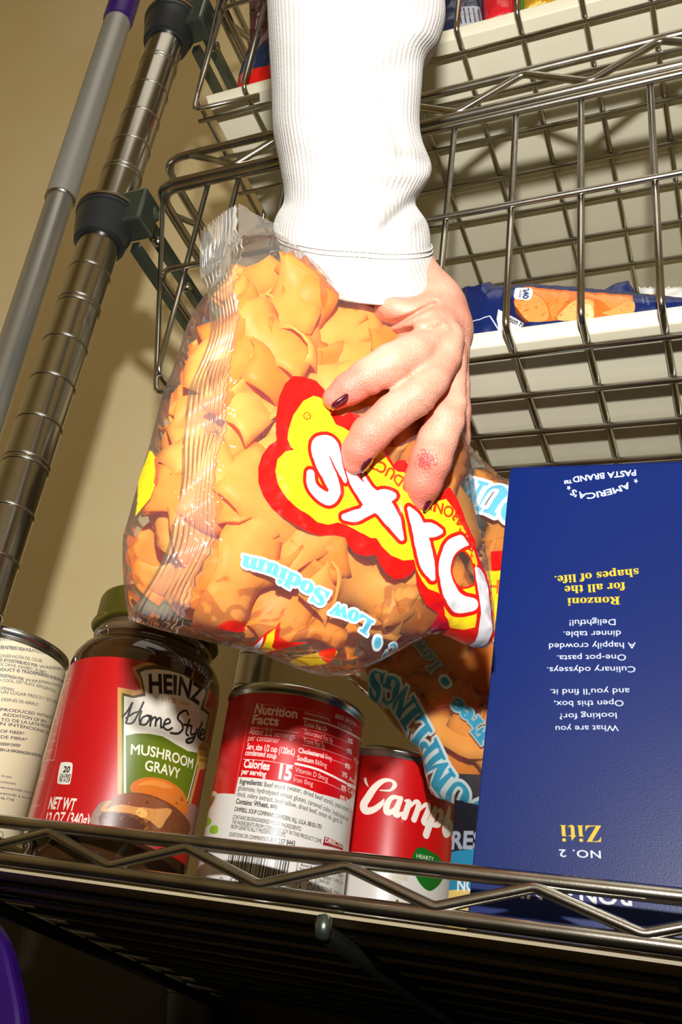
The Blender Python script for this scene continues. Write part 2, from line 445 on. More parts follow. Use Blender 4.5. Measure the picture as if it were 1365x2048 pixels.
class Canvas:
    def __init__(s, u0, u1, v0, v1, ppm, base=None):
        s.u0, s.v0, s.u1, s.v1, s.k = u0, v0, u1, v1, ppm
        s.W = int((u1 - u0) * ppm); s.H = int((v1 - v0) * ppm)
        s.im = np.zeros((s.H, s.W, 4), np.float32)
        if base: s.im[:] = [c / 255 for c in base] + [1]
    def px(s, p):
        p = np.asarray(p, float); return (p - [s.u0, s.v0]) * s.k
    def comp(s, x0, y0, cov, col, alpha=1):
        h, w_ = cov.shape
        X0, Y0, X1, Y1 = max(x0, 0), max(y0, 0), min(x0 + w_, s.W), min(y0 + h, s.H)
        if X1 <= X0 or Y1 <= Y0: return
        c = cov[Y0 - y0:Y1 - y0, X0 - x0:X1 - x0, None] * alpha
        t = s.im[Y0:Y1, X0:X1]
        if col is None: t[...] = t * (1 - c)                      # knock out
        else:
            t[..., :3] = t[..., :3] * (1 - c) + np.array(col, np.float32) / 255 * c
            t[..., 3:] = t[..., 3:] * (1 - c) + c
    def edges(s, A, B, col, alpha=1):
        A = s.px(A); B = s.px(B); SS = 3
        lo = np.floor(np.minimum(A.min(0), B.min(0))).astype(int) - 1; hi = np.ceil(np.maximum(A.max(0), B.max(0))).astype(int) + 2
        lo = np.maximum(lo, -4); hi = np.minimum(hi, [s.W + 4, s.H + 4])
        w_, h = hi - lo
        if w_ <= 0 or h <= 0 or w_ > 9000: return
        cov = np.zeros((h, w_ + 1), np.float32)
        ax, ay, bx, by = A[:, 0] - lo[0], A[:, 1] - lo[1], B[:, 0] - lo[0], B[:, 1] - lo[1]
        for r in range(h * SS):
            y = (r + .5) / SS
            m = (ay <= y) != (by <= y)
            if not m.any(): continue
            xs = np.sort(ax[m] + (y - ay[m]) / (by[m] - ay[m]) * (bx[m] - ax[m]))
            row = cov[r // SS]
            for a, b in zip(xs[0::2], xs[1::2]):
                a = min(max(a, 0), w_ - 1e-3); b = min(max(b, 0), w_ - 1e-3); ia, ib = int(a), int(b)
                if ia == ib: row[ia] += (b - a) / SS
                else:
                    row[ia] += (ia + 1 - a) / SS; row[ib] += (b - ib) / SS
                    if ib > ia + 1: row[ia + 1:ib] += 1 / SS
        s.comp(lo[0], lo[1], np.clip(cov[:, :w_], 0, 1), col, alpha)
    def poly(s, pts, col, alpha=1):
        pts = np.asarray(pts, float); s.edges(pts, np.roll(pts, -1, 0), col, alpha)
    def stroke(s, pts, rad, col, alpha=1):
        p = s.px(pts); r = np.broadcast_to(np.asarray(rad, float) * s.k, (len(p),))
        R = r.max() + 2
        lo = np.floor(p.min(0) - R).astype(int); hi = np.ceil(p.max(0) + R).astype(int)
        lo = np.maximum(lo, -4); hi = np.minimum(hi, [s.W + 4, s.H + 4]); w_, h = hi - lo
        if w_ <= 0 or h <= 0: return
        cov = np.zeros((h, w_), np.float32)
        for i in range(len(p) - 1):
            a, b = p[i], p[i + 1]; rr = max(r[i], r[i + 1]) + 2
            l = np.maximum(np.floor(np.minimum(a, b) - rr).astype(int) - lo, 0); g = np.minimum(np.ceil(np.maximum(a, b) + rr).astype(int) - lo, [w_, h])
            if (g <= l).any(): continue
            X, Y = np.meshgrid(np.arange(l[0], g[0]) + lo[0] + .5, np.arange(l[1], g[1]) + lo[1] + .5)
            d = b - a; L2 = d @ d + 1e-9
            t = np.clip(((X - a[0]) * d[0] + (Y - a[1]) * d[1]) / L2, 0, 1)
            D = np.hypot(X - a[0] - t * d[0], Y - a[1] - t * d[1]) - (r[i] + (r[i + 1] - r[i]) * t)
            np.maximum(cov[l[1]:g[1], l[0]:g[0]], np.clip(.5 - D, 0, 1), out=cov[l[1]:g[1], l[0]:g[0]])
        s.comp(lo[0], lo[1], cov, col, alpha)
    def multi(s, A, B, rad, col):
        p, q = s.px(A), s.px(B); r = rad * s.k
        lo = np.maximum(np.floor(np.minimum(p.min(0), q.min(0)) - r - 2).astype(int), -4); hi = np.minimum(np.ceil(np.maximum(p.max(0), q.max(0)) + r + 2).astype(int), [s.W + 4, s.H + 4]); w_, h = hi - lo
        if w_ <= 0 or h <= 0: return
        cov = np.zeros((h, w_), np.float32)
        for a, b in zip(p, q):
            l = np.maximum(np.floor(np.minimum(a, b) - r - 2).astype(int) - lo, 0); g = np.minimum(np.ceil(np.maximum(a, b) + r + 2).astype(int) - lo, [w_, h])
            if (g <= l).any(): continue
            X, Y = np.meshgrid(np.arange(l[0], g[0]) + lo[0] + .5, np.arange(l[1], g[1]) + lo[1] + .5)
            d = b - a; t = np.clip(((X - a[0]) * d[0] + (Y - a[1]) * d[1]) / (d @ d + 1e-9), 0, 1)
            np.maximum(cov[l[1]:g[1], l[0]:g[0]], np.clip(r + .5 - np.hypot(X - a[0] - t * d[0], Y - a[1] - t * d[1]), 0, 1), out=cov[l[1]:g[1], l[0]:g[0]])
        s.comp(lo[0], lo[1], cov, col)
    def text(s, body, base, cap, col, bold=0.0, lsp=1.0, alpha=1, out=None, fit=True):
        """letters set along the polyline base (uv), cap height in metres"""
        A, B = text_edges(body, bold, lsp)
        if len(A) == 0: return
        base = np.asarray(base, float)
        seg = np.diff(base, axis=0); L = np.hypot(seg[:, 0], seg[:, 1]); cum = np.concatenate([[0], np.cumsum(L)])
        x0 = min(A[:, 0].min(), B[:, 0].min()); x1 = max(A[:, 0].max(), B[:, 0].max())
        sx = cum[-1] / (x1 - x0); sy = cap / .69
        def mapp(p):
            t = (p[:, 0] - x0) * sx
            i = np.clip(np.searchsorted(cum, t, 'right') - 1, 0, len(L) - 1)
            f = (t - cum[i]) / L[i]
            n_ = np.stack([-seg[i, 1], seg[i, 0]], 1) / L[i][:, None]
            return base[i] + seg[i] * f[:, None] + n_ * (p[:, 1] * sy)[:, None]
        A2, B2 = mapp(A), mapp(B)
        if out:                                                   # outline colour and width in metres
            pa = s.px(A2)
            s.multi(A2, B2, out[1], out[0])
            s.edges(A2, B2, out[0])
        s.edges(A2, B2, col, alpha)
    def image(s, name):
        im = s.im.copy(); a = im[..., 3:]
        im[..., :3] = np.where(a > 1e-3, im[..., :3] / np.maximum(a, 1e-3), 0)
        i = bpy.data.images.new(name, s.W, s.H, alpha=True)
        i.pixels.foreach_set(im.ravel()); i.update(); i.pack()
        return i

def print_mat(name, cv, rough=.4, coat=0, metal=0, spec=.5, bump=None):
    m = mat(name, (255, 255, 255), rough, metal, spec, coat, bump)
    nt = m.node_tree
    t = nt.nodes.new('ShaderNodeTexImage'); t.image = cv.image(name); t.extension = 'EXTEND'; t.interpolation = 'Cubic'
    uv = nt.nodes.new('ShaderNodeUVMap'); uv.uv_map = 'UVMap'
    nt.links.new(uv.outputs['UV'], t.inputs['Vector'])
    nt.links.new(t.outputs['Color'], nt.nodes['Principled BSDF'].inputs['Base Color'])
    return m, t

class Surf:
    """shared: art is traced as pixel positions of the photograph and carried onto the real surface"""
    def uv(s, pts): return np.array([s.one(*p) for p in pts])
    def poly(s, pts, col, n=0, alpha=1):
        if n: pts = smooth_path([list(p) + [0] for p in pts], n, True)[:, :2]
        s.cv.poly(s.uv(pts), col, alpha)
    def stroke(s, pts, r, col, n=0, closed=False, alpha=1):
        pts = [list(p) for p in pts]; rr = r
        if n:
            if np.ndim(r): 
                q = smooth_path([p + [k] for p, k in zip(pts, r)], n, closed); rr = q[:, 2]
            else: q = smooth_path([p + [r] for p in pts], n, closed); rr = q[:, 2]
            pts = q[:, :2]
            if closed: pts = np.vstack([pts, pts[:1]]); rr = np.append(rr, rr[0])
        u = s.uv(pts); k = s.scale(pts[0])
        s.cv.stroke(u, np.asarray(rr) * k, col, alpha)
    def scale(s, p):
        a, b, c = s.one(*p), s.one(p[0] + 5, p[1]), s.one(p[0], p[1] + 5)
        return (np.linalg.norm(b - a) * np.linalg.norm(c - a)) ** .5 / 5
    def text(s, body, pts, h, col, bold=0.0, lsp=1.0, alpha=1, out=None, n=0):
        if n: pts = smooth_path([list(p) + [0] for p in pts], n)[:, :2]
        pts = np.asarray(pts, float); u = s.uv(pts)
        d = pts[-1] - pts[0]; d /= np.linalg.norm(d); up = np.array([d[1], -d[0]])       # up of the text in y-down pixels
        q = s.one(*(pts[0] + up * h)) - u[0]; e = u[-1] - u[0]; e /= np.linalg.norm(e)
        cap = abs(q @ np.array([-e[1], e[0]]))
        if out: out = (out[0], out[1] * s.scale(pts[0]))
        s.cv.text(body, u, cap, col, bold, lsp, alpha, out)

class Cyl(Surf):
    def __init__(s, cx, cy, r, z0, z1, ppm=8000, base=(255, 255, 255), half=1.5):
        s.c = (cx, cy); s.r = r; s.z0 = z0; s.a0 = math.atan2(-cy, -cx); s.half = half
        s.cv = Canvas(-half * r, half * r, z0, z1, ppm, base); s.z1 = z1
    def one(s, px, py):
        d = ray(px, py); a = d[0] ** 2 + d[1] ** 2; b = -2 * (d[0] * s.c[0] + d[1] * s.c[1]); c = s.c[0] ** 2 + s.c[1] ** 2 - s.r ** 2
        D = b * b - 4 * a * c
        t = (-b - math.sqrt(D)) / (2 * a) if D > 0 else -b / (2 * a)
        p = d * t
        th = math.atan2(p[1] - s.c[1], p[0] - s.c[0]) - s.a0
        th = (th + PI) % (2 * PI) - PI
        return np.array([th * s.r, p[2]])
    def mesh(s, z0=None, z1=None, n=96, eps=.0002):
        z0 = s.z0 if z0 is None else z0; z1 = s.z1 if z1 is None else z1
        vs = []; uv = []; fs = []
        for k in range(n + 1):
            th = -PI + 2 * PI * k / n
            for z in (z0, z1):
                vs.append(V(s.c[0] + (s.r + eps) * math.cos(th + s.a0), s.c[1] + (s.r + eps) * math.sin(th + s.a0), z))
                uv.append(((th * s.r - s.cv.u0) / (s.cv.u1 - s.cv.u0), (z - s.cv.v0) / (s.cv.v1 - s.cv.v0)))
        for k in range(n): fs.append((2 * k, 2 * k + 2, 2 * k + 3, 2 * k + 1))
        return (np.array(vs), fs), uv

class Plane(Surf):
    """origin o (relative to the camera), unit axes a, b"""
    def __init__(s, o, a, b, u0, u1, v0, v1, ppm=5000, base=None):
        s.o, s.a, s.b = np.asarray(o, float), np.asarray(a, float), np.asarray(b, float); s.n = np.cross(s.a, s.b); s.lift = 0.0
        s.cv = Canvas(u0, u1, v0, v1, ppm, base)
    def one(s, px, py):
        o = s.o + s.lift * s.n; d = ray(px, py); p = d * (o @ s.n) / (d @ s.n) - o
        return np.array([p @ s.a, p @ s.b])
    def nuv(s, u, v):
        return ((np.asarray(u) - s.cv.u0) / (s.cv.u1 - s.cv.u0), (np.asarray(v) - s.cv.v0) / (s.cv.v1 - s.cv.v0))

M['can_steel'] = mat('can_steel', (200, 202, 200), .25, 1.0, bump=(300, .05, .0003))
ZS = .0767
def can_rims(t, cx, cy, r, z0, z1):
    prof = [(r - .0035, z1 - .003), (r - .003, z1), (r - .0008, z1 + .0014), (r + .0006, z1 + .0006), (r + .0008, z1 - .0012), (r - .0004, z1 - .0026), (r - .0012, z1 - .004), (r - .0012, z1 - .006)]
    mk('top_rim', revolve(prof, V(cx, cy, 0), 72), M['can_steel'], t, sharp=60)
    prof = [(r - .0012, z0 + .005), (r - .0004, z0 + .0026), (r + .0008, z0 + .0016), (r + .0008, z0 + .0002), (r - .003, z0)]
    mk('bottom_rim', revolve(prof, V(cx, cy, 0), 72), M['can_steel'], t, sharp=60)
def can_body(t, cx, cy, r, z0, z1):
    mk('can_body', revolve([(r - .0006, z0 + .003), (r - .0004, z0 + .005), (r - .0004, z1 - .005), (r - .0012, z1 - .0035)], V(cx, cy, 0), 72), M['can_steel'], t)

WHITE = (236, 234, 226); BLK = (30, 28, 28); RED = (200, 8, 16)
# ------------------------------------------------------------------ chickpea can
cx, cy, r = -.4015, .4760, .0372
z1 = .2085
t = thing('food_can', 'cream labelled chickpea can at the left edge of the lower shelf', 'can', V(cx, cy, ZS))
S = Cyl(cx, cy, r, ZS + .004, z1 - .0065, 9000, (232, 222, 186))
INK = (74, 70, 88)
def k4(x, y): return (x / 4.356, 1230 + y / 4.356)
for body, x0, y0, x1, y1, h, b in [
    ('INGREDIENTS: PREPARED CHICK PEAS, WATER, SALT', -160, 235, 600, 335, 28, 0),
    ('COLOR RETENTION).', -60, 290, 205, 315, 28, 0),
    ('INGREDIENTES: GARBANZOS PREPARADOS, AGUA', -150, 308, 590, 412, 28, 0),
    ('CONSERVACIÓN DEL COLOR).', -20, 370, 370, 418, 28, 0),
    ('DISTRIBUTED BY/DISTRIBUIDO POR:', -170, 402, 325, 458, 26, .02),
    ('WAKEFERN FOOD', 338, 462, 600, 498, 26, 0),
    ('5000 RIVERSIDE DRIVE, KEASBEY, NJ 08832', -210, 440, 400, 518, 26, 0),
    ('THE PRODUCT IS TRADEMARKED BY/BOWL & BASKET', -170, 490, 560, 605, 26, .02),
    ('MARCA REGISTRADA POR:', -110, 528, 205, 575, 26, .02),
    ('WAKEFERN FOOD CORP', 218, 578, 560, 645, 26, 0),
    ('STORE IN A COOL, DRY PLACE. REFRIGERATE IN A', -180, 575, 480, 680, 26, 0),
    ('AFTER OPENING.', -90, 640, 125, 668, 26, 0),
    ('EN UN LUGAR FRESCO Y SECO. REFRIGERE', -70, 682, 500, 785, 27, 0),
    ('DESPUÉS DE ABRIRLO.', 10, 750, 335, 796, 27, 0),
    ('PRODUCED WITHOUT', 2, 838, 450, 908, 27, .01),
    ('ADDITION OF BPA', 20, 880, 400, 945, 27, .01),
    ('TO DE LA LATA PRODUCIDO', 5, 925, 480, 1005, 27, .01),
    ('N INTENCIONAL DE', 0, 960, 415, 1040, 27, .01),
    ('OF FIBER*', 0, 1025, 210, 1048, 27, .01),
    ('DE FIBRA*', 5, 1075, 232, 1100, 27, .01),
    ('SODIUM CONTENT', 0, 1135, 176, 1152, 24, .03),
    ('EN LA INFORMACIÓN NUTRICIONAL', 0, 1185, 355, 1240, 24, .03),
    ('to your', 8, 1410, 102, 1425, 24, 0), ('comments.', 0, 1462, 140, 1482, 24, 0),
    ('bienvenida a sus come', -40, 1505, 300, 1565, 24, 0), ('venida a sus comen', -10, 1560, 292, 1615, 24, 0), ('46-7748', 0, 1605, 118, 1625, 24, 0),
    ('how2recycle', 42, 1855, 238, 1905, 24, 0)]:
    S.text(body, [k4(x0, y0), k4(x1, y1)], h / 4.356, INK, b)
S.stroke([k4(-40, 1880), k4(20, 1893), k4(10, 2040)], .5, INK); S.stroke([k4(28, 1905), k4(22, 2060)], .5, INK); S.stroke([k4(-20, 1975), k4(200, 2010)], .5, INK)
m_, _ = print_mat('chickpea_label', S.cv, .32)
can_body(t, cx, cy, r, ZS, z1); can_rims(t, cx, cy, r, ZS, z1)
vf, uv = S.mesh(); mk('paper_label', vf, m_, t, uvs=uv)

# ------------------------------------------------------------------ gravy jar
cx, cy, r = -.2950, .4665, .0415
t = thing('sauce_jar', 'brown gravy jar with olive gold lid and red label', 'jar', V(cx, cy, ZS))
M['gravy'] = mat('gravy_glass', (44, 24, 8), .08, coat=.6, var=(30, .3, (58, 34, 14)), bump=(60, .15, .0006))
M['lid'] = mat('gold_lid', (120, 116, 38), .3, .75, bump=(400, .08, .0003))
M['glass_ring'] = mat('glass_ring', (96, 78, 56), .06, coat=.8)
prof = [(r - .008, ZS + .001), (r - .003, ZS + .002), (r - .001, ZS + .006), (r - .0015, ZS + .012), (r, ZS + .016), (r, .187), (r - .001, .192), (r - .004, .197), (r - .0075, .2005), (r - .0095, .2025), (r - .0095, .204)]
mk('glass_body', revolve(prof, V(cx, cy, 0), 96), M['gravy'], t)
mk('glass_neck', revolve([(.030, .203), (.0325, .2045), (.0335, .2065), (.0325, .2085), (.0305, .2095), (.0305, .213)], V(cx, cy, 0), 72), M['glass_ring'], t)
lid = mk('lid', revolve([(.0305, .2115), (.0352, .2110), (.0362, .2118), (.0358, .2132), (.0345, .2142), (.0345, .2270), (.0338, .2288), (.0315, .2296), (.030, .229)], V(cx, cy, 0), 96), M['lid'], t)
S = Cyl(cx, cy, r, .0975, .1832, 9000, (186, 16, 22), 1.55)
GOLD = (202, 152, 84); CRM = (230, 226, 212)
def k5(x, y): return (60 + x / 3.592, 1200 + y / 3.592)
def q5(L): return [k5(*p) for p in L]
out = [(735, 487), (800, 455), (900, 442), (1000, 455), (1120, 490), (1220, 550), (1305, 632), (1262, 765), (1312, 795), (1270, 1010), (1150, 1480), (700, 1460), (628, 1390), (630, 628), (760, 650), (800, 640), (765, 560)]
S.poly(q5(out), GOLD)
inn = [(760, 505), (820, 478), (900, 466), (1000, 478), (1110, 512), (1200, 565), (1280, 640), (1238, 775), (1290, 810), (1250, 1010), (1130, 1480), (700, 1460), (660, 1390), (662, 668), (740, 690), (815, 668), (795, 560)]
S.poly(q5(inn), (84, 66, 30))
inn2 = [(790, 520), (830, 505), (900, 498), (1000, 508), (1100, 540), (1190, 592), (1262, 655), (1222, 785), (1278, 825), (1240, 1010), (1120, 1480), (700, 1460), (672, 1390), (676, 690), (745, 706), (830, 690), (808, 570)]
S.poly(q5(inn2), CRM)
S.poly(q5([(688, 975), (760, 960), (860, 962), (950, 980), (1050, 1040), (1130, 1085), (1203, 1098), (1195, 1180), (1120, 1470), (690, 1440)]), (92, 112, 14))
S.stroke(q5([(665, 690), (668, 1390)]), 1.8, (92, 112, 14)); S.stroke(q5([(684, 780), (682, 1400)]), 1.0, CRM); S.stroke(q5([(1200, 1165), (1130, 1440)]), 1.2, CRM); S.stroke(q5([(1222, 1165), (1150, 1440)]), 2.2, GOLD)
S.text('HEINZ', [k5(855, 665), k5(960, 668), k5(1060, 678), k5(1150, 710), k5(1215, 755)], 36, BLK, .035, n=4)
S.text('ESTᴰ 1869', q5([(945, 725), (1040, 738), (1138, 765)]), 7.5, (196, 150, 84), .01)
def scr(pts, rr=1.9, n=6): S.stroke(q5(pts), rr, (42, 40, 40), n)
for L_ in [[(815, 735), (790, 790), (740, 880), (690, 885), (700, 860)], [(665, 840), (700, 800), (735, 740)], [(690, 850), (750, 812), (800, 800)], [(735, 740), (715, 800), (690, 880)], [(800, 800), (785, 850), (790, 895)],
           [(840, 830), (805, 850), (795, 890), (830, 895), (860, 850), (840, 830), (870, 835)], [(872, 840), (862, 905)], [(868, 870), (890, 845), (905, 850), (900, 905)], [(903, 875), (925, 850), (940, 858), (940, 915), (955, 910)],
           [(965, 895), (1005, 880), (995, 855), (970, 870), (960, 915), (990, 935), (1020, 920)],
           [(1135, 825), (1120, 795), (1080, 810), (1060, 850), (1090, 890), (1095, 930), (1060, 960), (1010, 955)],
           [(1145, 860), (1120, 950), (1135, 975)], [(1105, 895), (1160, 905)], [(1160, 910), (1155, 965), (1185, 960)], [(1200, 925), (1170, 1010), (1130, 1025), (1125, 1005), (1180, 985)],
           [(1235, 880), (1205, 960), (1210, 990)], [(1215, 975), (1250, 955), (1240, 930), (1220, 960), (1225, 1000), (1255, 990)]]:
    scr(L_)
S.text('MUSHROOM', q5([(722, 1108), (850, 1120), (1000, 1155), (1165, 1212)]), 20, CRM, .02, n=4)
S.text('GRAVY', q5([(822, 1222), (940, 1245), (1072, 1285)]), 20, CRM, .02, n=4)
S.poly(q5([(1245, 1015), (1285, 1050), (1288, 1130), (1260, 1205), (1215, 1215), (1200, 1160), (1205, 1070)]), (206, 150, 70), 4)
for i, s_ in enumerate(('MADE WITH', 'REAL BEEF', 'BROTH')):
    S.text(s_, q5([(1215, 1075 + 42 * i), (1275, 1088 + 42 * i)]), 6, (120, 78, 30), .02)
# the burger picture
S.poly(q5([(440, 1560), (470, 1500), (560, 1440), (900, 1460), (1180, 1520), (1235, 1680), (700, 1720), (430, 1600)]), (150, 120, 108), 5)
S.poly(q5([(1130, 1490), (1180, 1470), (1230, 1560), (1225, 1760), (1100, 1760)]), (168, 118, 112), 4)
S.poly(q5([(720, 1370), (740, 1310), (830, 1275), (950, 1285), (1060, 1340), (1120, 1420), (1128, 1530), (1040, 1530), (900, 1440), (780, 1400)]), (206, 112, 36), 5)
S.poly(q5([(770, 1330), (850, 1295), (950, 1305), (1030, 1350), (960, 1350), (860, 1330)]), (224, 142, 62), 5, .8)
S.poly(q5([(505, 1560), (540, 1480), (600, 1420), (720, 1385), (860, 1400), (1000, 1460), (1100, 1540), (1150, 1640), (1050, 1760), (700, 1760), (520, 1640)]), (112, 62, 34), 5)
S.poly(q5([(515, 1490), (580, 1440), (680, 1470), (800, 1490), (1010, 1500), (975, 1580), (930, 1640), (860, 1590), (740, 1540), (600, 1520), (520, 1520)]), (206, 142, 76), 4)
S.poly(q5([(545, 1500), (640, 1400), (760, 1390), (880, 1420), (1000, 1480), (900, 1500), (760, 1480), (640, 1470)]), (132, 74, 44), 5)
S.poly(q5([(760, 1520), (800, 1490), (840, 1520), (830, 1560), (790, 1560)]), (236, 178, 96), 5)
S.poly(q5([(510, 1540), (620, 1530), (760, 1570), (840, 1640), (840, 1760), (560, 1760), (500, 1620)]), (84, 46, 30), 5)
for i in range(60):
    a_ = random.Random(i); x_, y_ = a_.uniform(520, 1100), a_.uniform(1420, 1700)
    S.stroke(q5([(x_, y_), (x_ + a_.uniform(-16, 16), y_ + a_.uniform(-12, 12))]), a_.uniform(.8, 2.2), a_.choice([(150, 90, 56), (70, 36, 24), (186, 120, 76), (96, 52, 34)]), alpha=.6)
# left panel
S.text('MEALS', q5([(190, 475), (285, 498)]), 9, CRM, .01); S.stroke(q5([(225, 530), (255, 535)]), .6, CRM)
S.stroke(q5([(60, 578), (215, 573), (292, 566), (175, 1152), (85, 1160)]), .9, CRM)
S.text('TWIST OFF', q5([(130, 628), (272, 615)]), 9, CRM, .01)
for x_, y_, s_ in ((212, 735, 'carefully'), (205, 850, 'heat, over'), (200, 895, 'heat or until'), (192, 970, 'ahead, from'), (185, 1018, 'hot stream,'), (160, 1085, '2 cups'), (120, 1125, 'refrigerate'), (105, 1292, 'made'), (70, 1485, 'email.com')):
    S.text(s_, q5([(x_ - 90, y_ + 6), (x_, y_)]), 6, (226, 170, 160), 0)
S.poly(q5([(218, 1185), (240, 1166), (290, 1168), (308, 1188), (292, 1310), (270, 1326), (215, 1322), (198, 1305)]), CRM, 3)
S.text('20', q5([(236, 1238), (283, 1240)]), 12, BLK, .03); S.text('CALORIES', q5([(212, 1276), (290, 1280)]), 7.5, BLK, .02); S.text('PER 1/4 CUP', q5([(208, 1308), (285, 1312)]), 7.5, BLK, .02)
S.text('NET WT', q5([(130, 1500), (318, 1515)]), 23, CRM, .03); S.text('12 OZ (340g)', q5([(108, 1612), (420, 1628)]), 23, CRM, .02)
m_, _ = print_mat('gravy_label', S.cv, .34, coat=.25)
vf, uv = S.mesh(); mk('paper_label', vf, m_, t, uvs=uv)

# ------------------------------------------------------------------ beef broth can
cx, cy, r = -.2103, .4790, .0340
z1 = .1790
t = thing('food_can', 'red and white soup can turned to its Nutrition Facts panel beside the gravy jar', 'can', V(cx, cy, ZS))
S = Cyl(cx, cy, r, ZS + .003, z1 - .0045, 11000, (218, 216, 210), 1.55)
def k6(x, y): return (400 + x / 3.7917, 1350 + y / 3.7917)
def q6(L): return [k6(*p) for p in L]
CR = (196, 6, 18)
# red upper part, white panel
S.poly(q6([(-80, -60), (1500, -60), (1500, 900), (1180, 880), (1100, 960), (900, 900), (700, 830), (480, 790), (295, 775), (268, 905), (150, 900), (60, 915), (-60, 925)]), CR)
S.poly(q6([(-80, -60), (1500, -60), (1500, 380), (-80, 380)]), (186, 8, 18), alpha=.5)
S.stroke(q6([(395, 215), (262, 905)]), .5, (225, 120, 120)); S.stroke(q6([(420, 218), (780, 262), (1050, 330), (1230, 410)]), .5, (225, 120, 120), 3)
W2 = (240, 222, 216)
S.text('Nutrition', q6([(412, 290), (560, 308), (738, 330)]), 18, W2, .03, n=3)
S.text('Facts', q6([(395, 372), (595, 388)]), 18, W2, .03)
S.stroke(q6([(385, 400), (560, 415), (745, 440)]), .5, W2, 3)
S.text('About 2.5 servings', q6([(372, 450), (540, 465), (718, 490)]), 12, W2, 0, n=3)
S.text('per container', q6([(365, 500), (600, 520)]), 12, W2, 0)
S.text('Serv. size 1/2 cup (120mL)', q6([(355, 565), (540, 582), (718, 610)]), 12, W2, .03, n=3)
S.text('condensed soup', q6([(343, 610), (580, 638)]), 11, W2, .03)
S.stroke(q6([(332, 640), (520, 655), (712, 690)]), .5, W2, 3)
S.text('Calories', q6([(330, 702), (526, 724)]), 16, W2, .04)
S.text('per serving', q6([(315, 752), (500, 775)]), 11, W2, .04)
S.text('15', q6([(595, 782), (692, 800)]), 28, W2, .05)
S.text('Amount/serving', q6([(792, 300), (985, 350)]), 7, W2, .01); S.text('% Daily Value', q6([(1040, 385), (1150, 430)]), 7, W2, .02)
S.text('BEEF BROTH', q6([(1025, 325), (1180, 395)]), 8, W2, .02)
S.stroke(q6([(788, 330), (960, 370), (1130, 440), (1230, 500)]), 2.0, W2, 4)
for body, a_, b_, c_, d_, bo in (('Total Fat 0g', 782, 385, 965, 435, .02), ('Saturated Fat 0g', 792, 450, 1005, 520, 0), ('Trans Fat 0g', 782, 515, 945, 560, 0),
                                 ('Cholesterol', 745, 590, 938, 632, .03), ('0mg', 948, 636, 998, 652, 0), ('Sodium', 735, 648, 862, 674, .03), ('860mg', 872, 678, 960, 705, 0),
                                 ('Vitamin D 0mcg', 720, 735, 968, 808, 0), ('Iron 0mg', 708, 808, 855, 846, 0)):
    S.text(body, q6([(a_, b_), (c_, d_)]), 10, W2, bo)
for y_ in (428, 492, 552, 607): S.stroke(q6([(780, y_ - 20), (960, y_ + 22), (1150, y_ + 95)]), .4, W2, 3)
S.stroke(q6([(725, 674), (900, 720), (1110, 822)]), 2.4, W2, 3); S.stroke(q6([(1122, 832), (1200, 870)]), 2.4, W2)
S.stroke(q6([(718, 758), (960, 822), (1100, 890)]), .5, W2, 3); S.stroke(q6([(1212, 480), (1140, 1000)]), .4, W2)
for s_, x_, y_ in (('0%', 1120, 512), ('0%', 1112, 590), ('0%', 1098, 702), ('37%', 1076, 768), ('0%', 1070, 868), ('0%', 1060, 945)):
    S.text(s_, q6([(x_, y_), (x_ + 38, y_ + 16)]), 9, W2, .03)
for s_, x_, y_ in (('Total', 1165, 660), ('Amt', 1128, 800), ('Calc', 1118, 885), ('Pota', 1105, 962)):
    S.text(s_, q6([(x_, y_), (x_ + 45, y_ + 28)]), 8, W2, .02)
G = (58, 56, 56)
for body, pts, h, bo in (('Ingredients:', [(302, 825), (475, 842)], 10, .025), ('Beef stock (water, dried beef stock), yeast extract, Corn', [(487, 848), (700, 880), (900, 945), (1150, 1050)], 10, 0),
        ('glutamate, hydrolyzed wheat gluten, caramel color, hydrolyzed soy', [(290, 872), (600, 920), (850, 990), (1120, 1110)], 10, 0),
        ('stock, celery extract, beef tallow, dried beef, onion oil, garlic oil.', [(282, 918), (600, 975), (850, 1045), (1080, 1135)], 10, 0),
        ('Contains: Wheat, soy.', [(272, 975), (440, 998), (595, 1015)], 10, .025),
        ('CAMPBELL SOUP COMPANY, CAMDEN, N.J., U.S.A. 08103-1701', [(260, 1032), (580, 1085), (920, 1170)], 8.5, .02),
        ('CONTAINS BIOENGINEERED FOOD INGREDIENTS.', [(248, 1090), (520, 1130), (768, 1185)], 8, .005),
        ('THE INGREDIENTS FROM CORN AND SOY IN THIS PRODUCT COME', [(243, 1128), (600, 1190), (920, 1278)], 8, .005),
        ('FROM GENETICALLY MODIFIED CROPS.', [(234, 1165), (440, 1195), (650, 1232)], 8, .005),
        ('QUESTIONS OR COMMENTS?', [(222, 1222), (500, 1262)], 8, .005), ('1-800 257 8443', [(510, 1264), (720, 1298)], 10, .02)):
    S.text(body, q6(pts), h, G, bo, n=4)
S.poly(q6([(945, 1225), (1090, 1290), (1080, 1330), (930, 1290)]), (150, 30, 36)); S.text('DIRECTIONS', q6([(948, 1268), (1100, 1325)]), 9, WHITE, .03)
x_ = 215.0; rn = random.Random(3)
while x_ < 670:                                                   # bar code, the usual stripes
    w_ = rn.choice([5, 5, 9, 13]); sl_ = (x_ - 215) * .14
    S.poly(q6([(x_ + 12, 1340 + sl_), (x_ + 12 + w_, 1341 + sl_), (x_ - 22 + w_, 1520 + sl_), (x_ - 22, 1519 + sl_)]), G)
    x_ += w_ + rn.choice([5, 6, 10])
S.text('0   51000 00267   9', q6([(148, 1565), (400, 1600), (680, 1660)]), 9, G, 0, n=3)
S.stroke(q6([(745, 1418), (920, 1450)]), .5, G); S.stroke(q6([(742, 1420), (700, 1650), (880, 1690), (915, 1452)]), .5, G); S.stroke(q6([(728, 1480), (900, 1515)]), .5, G)
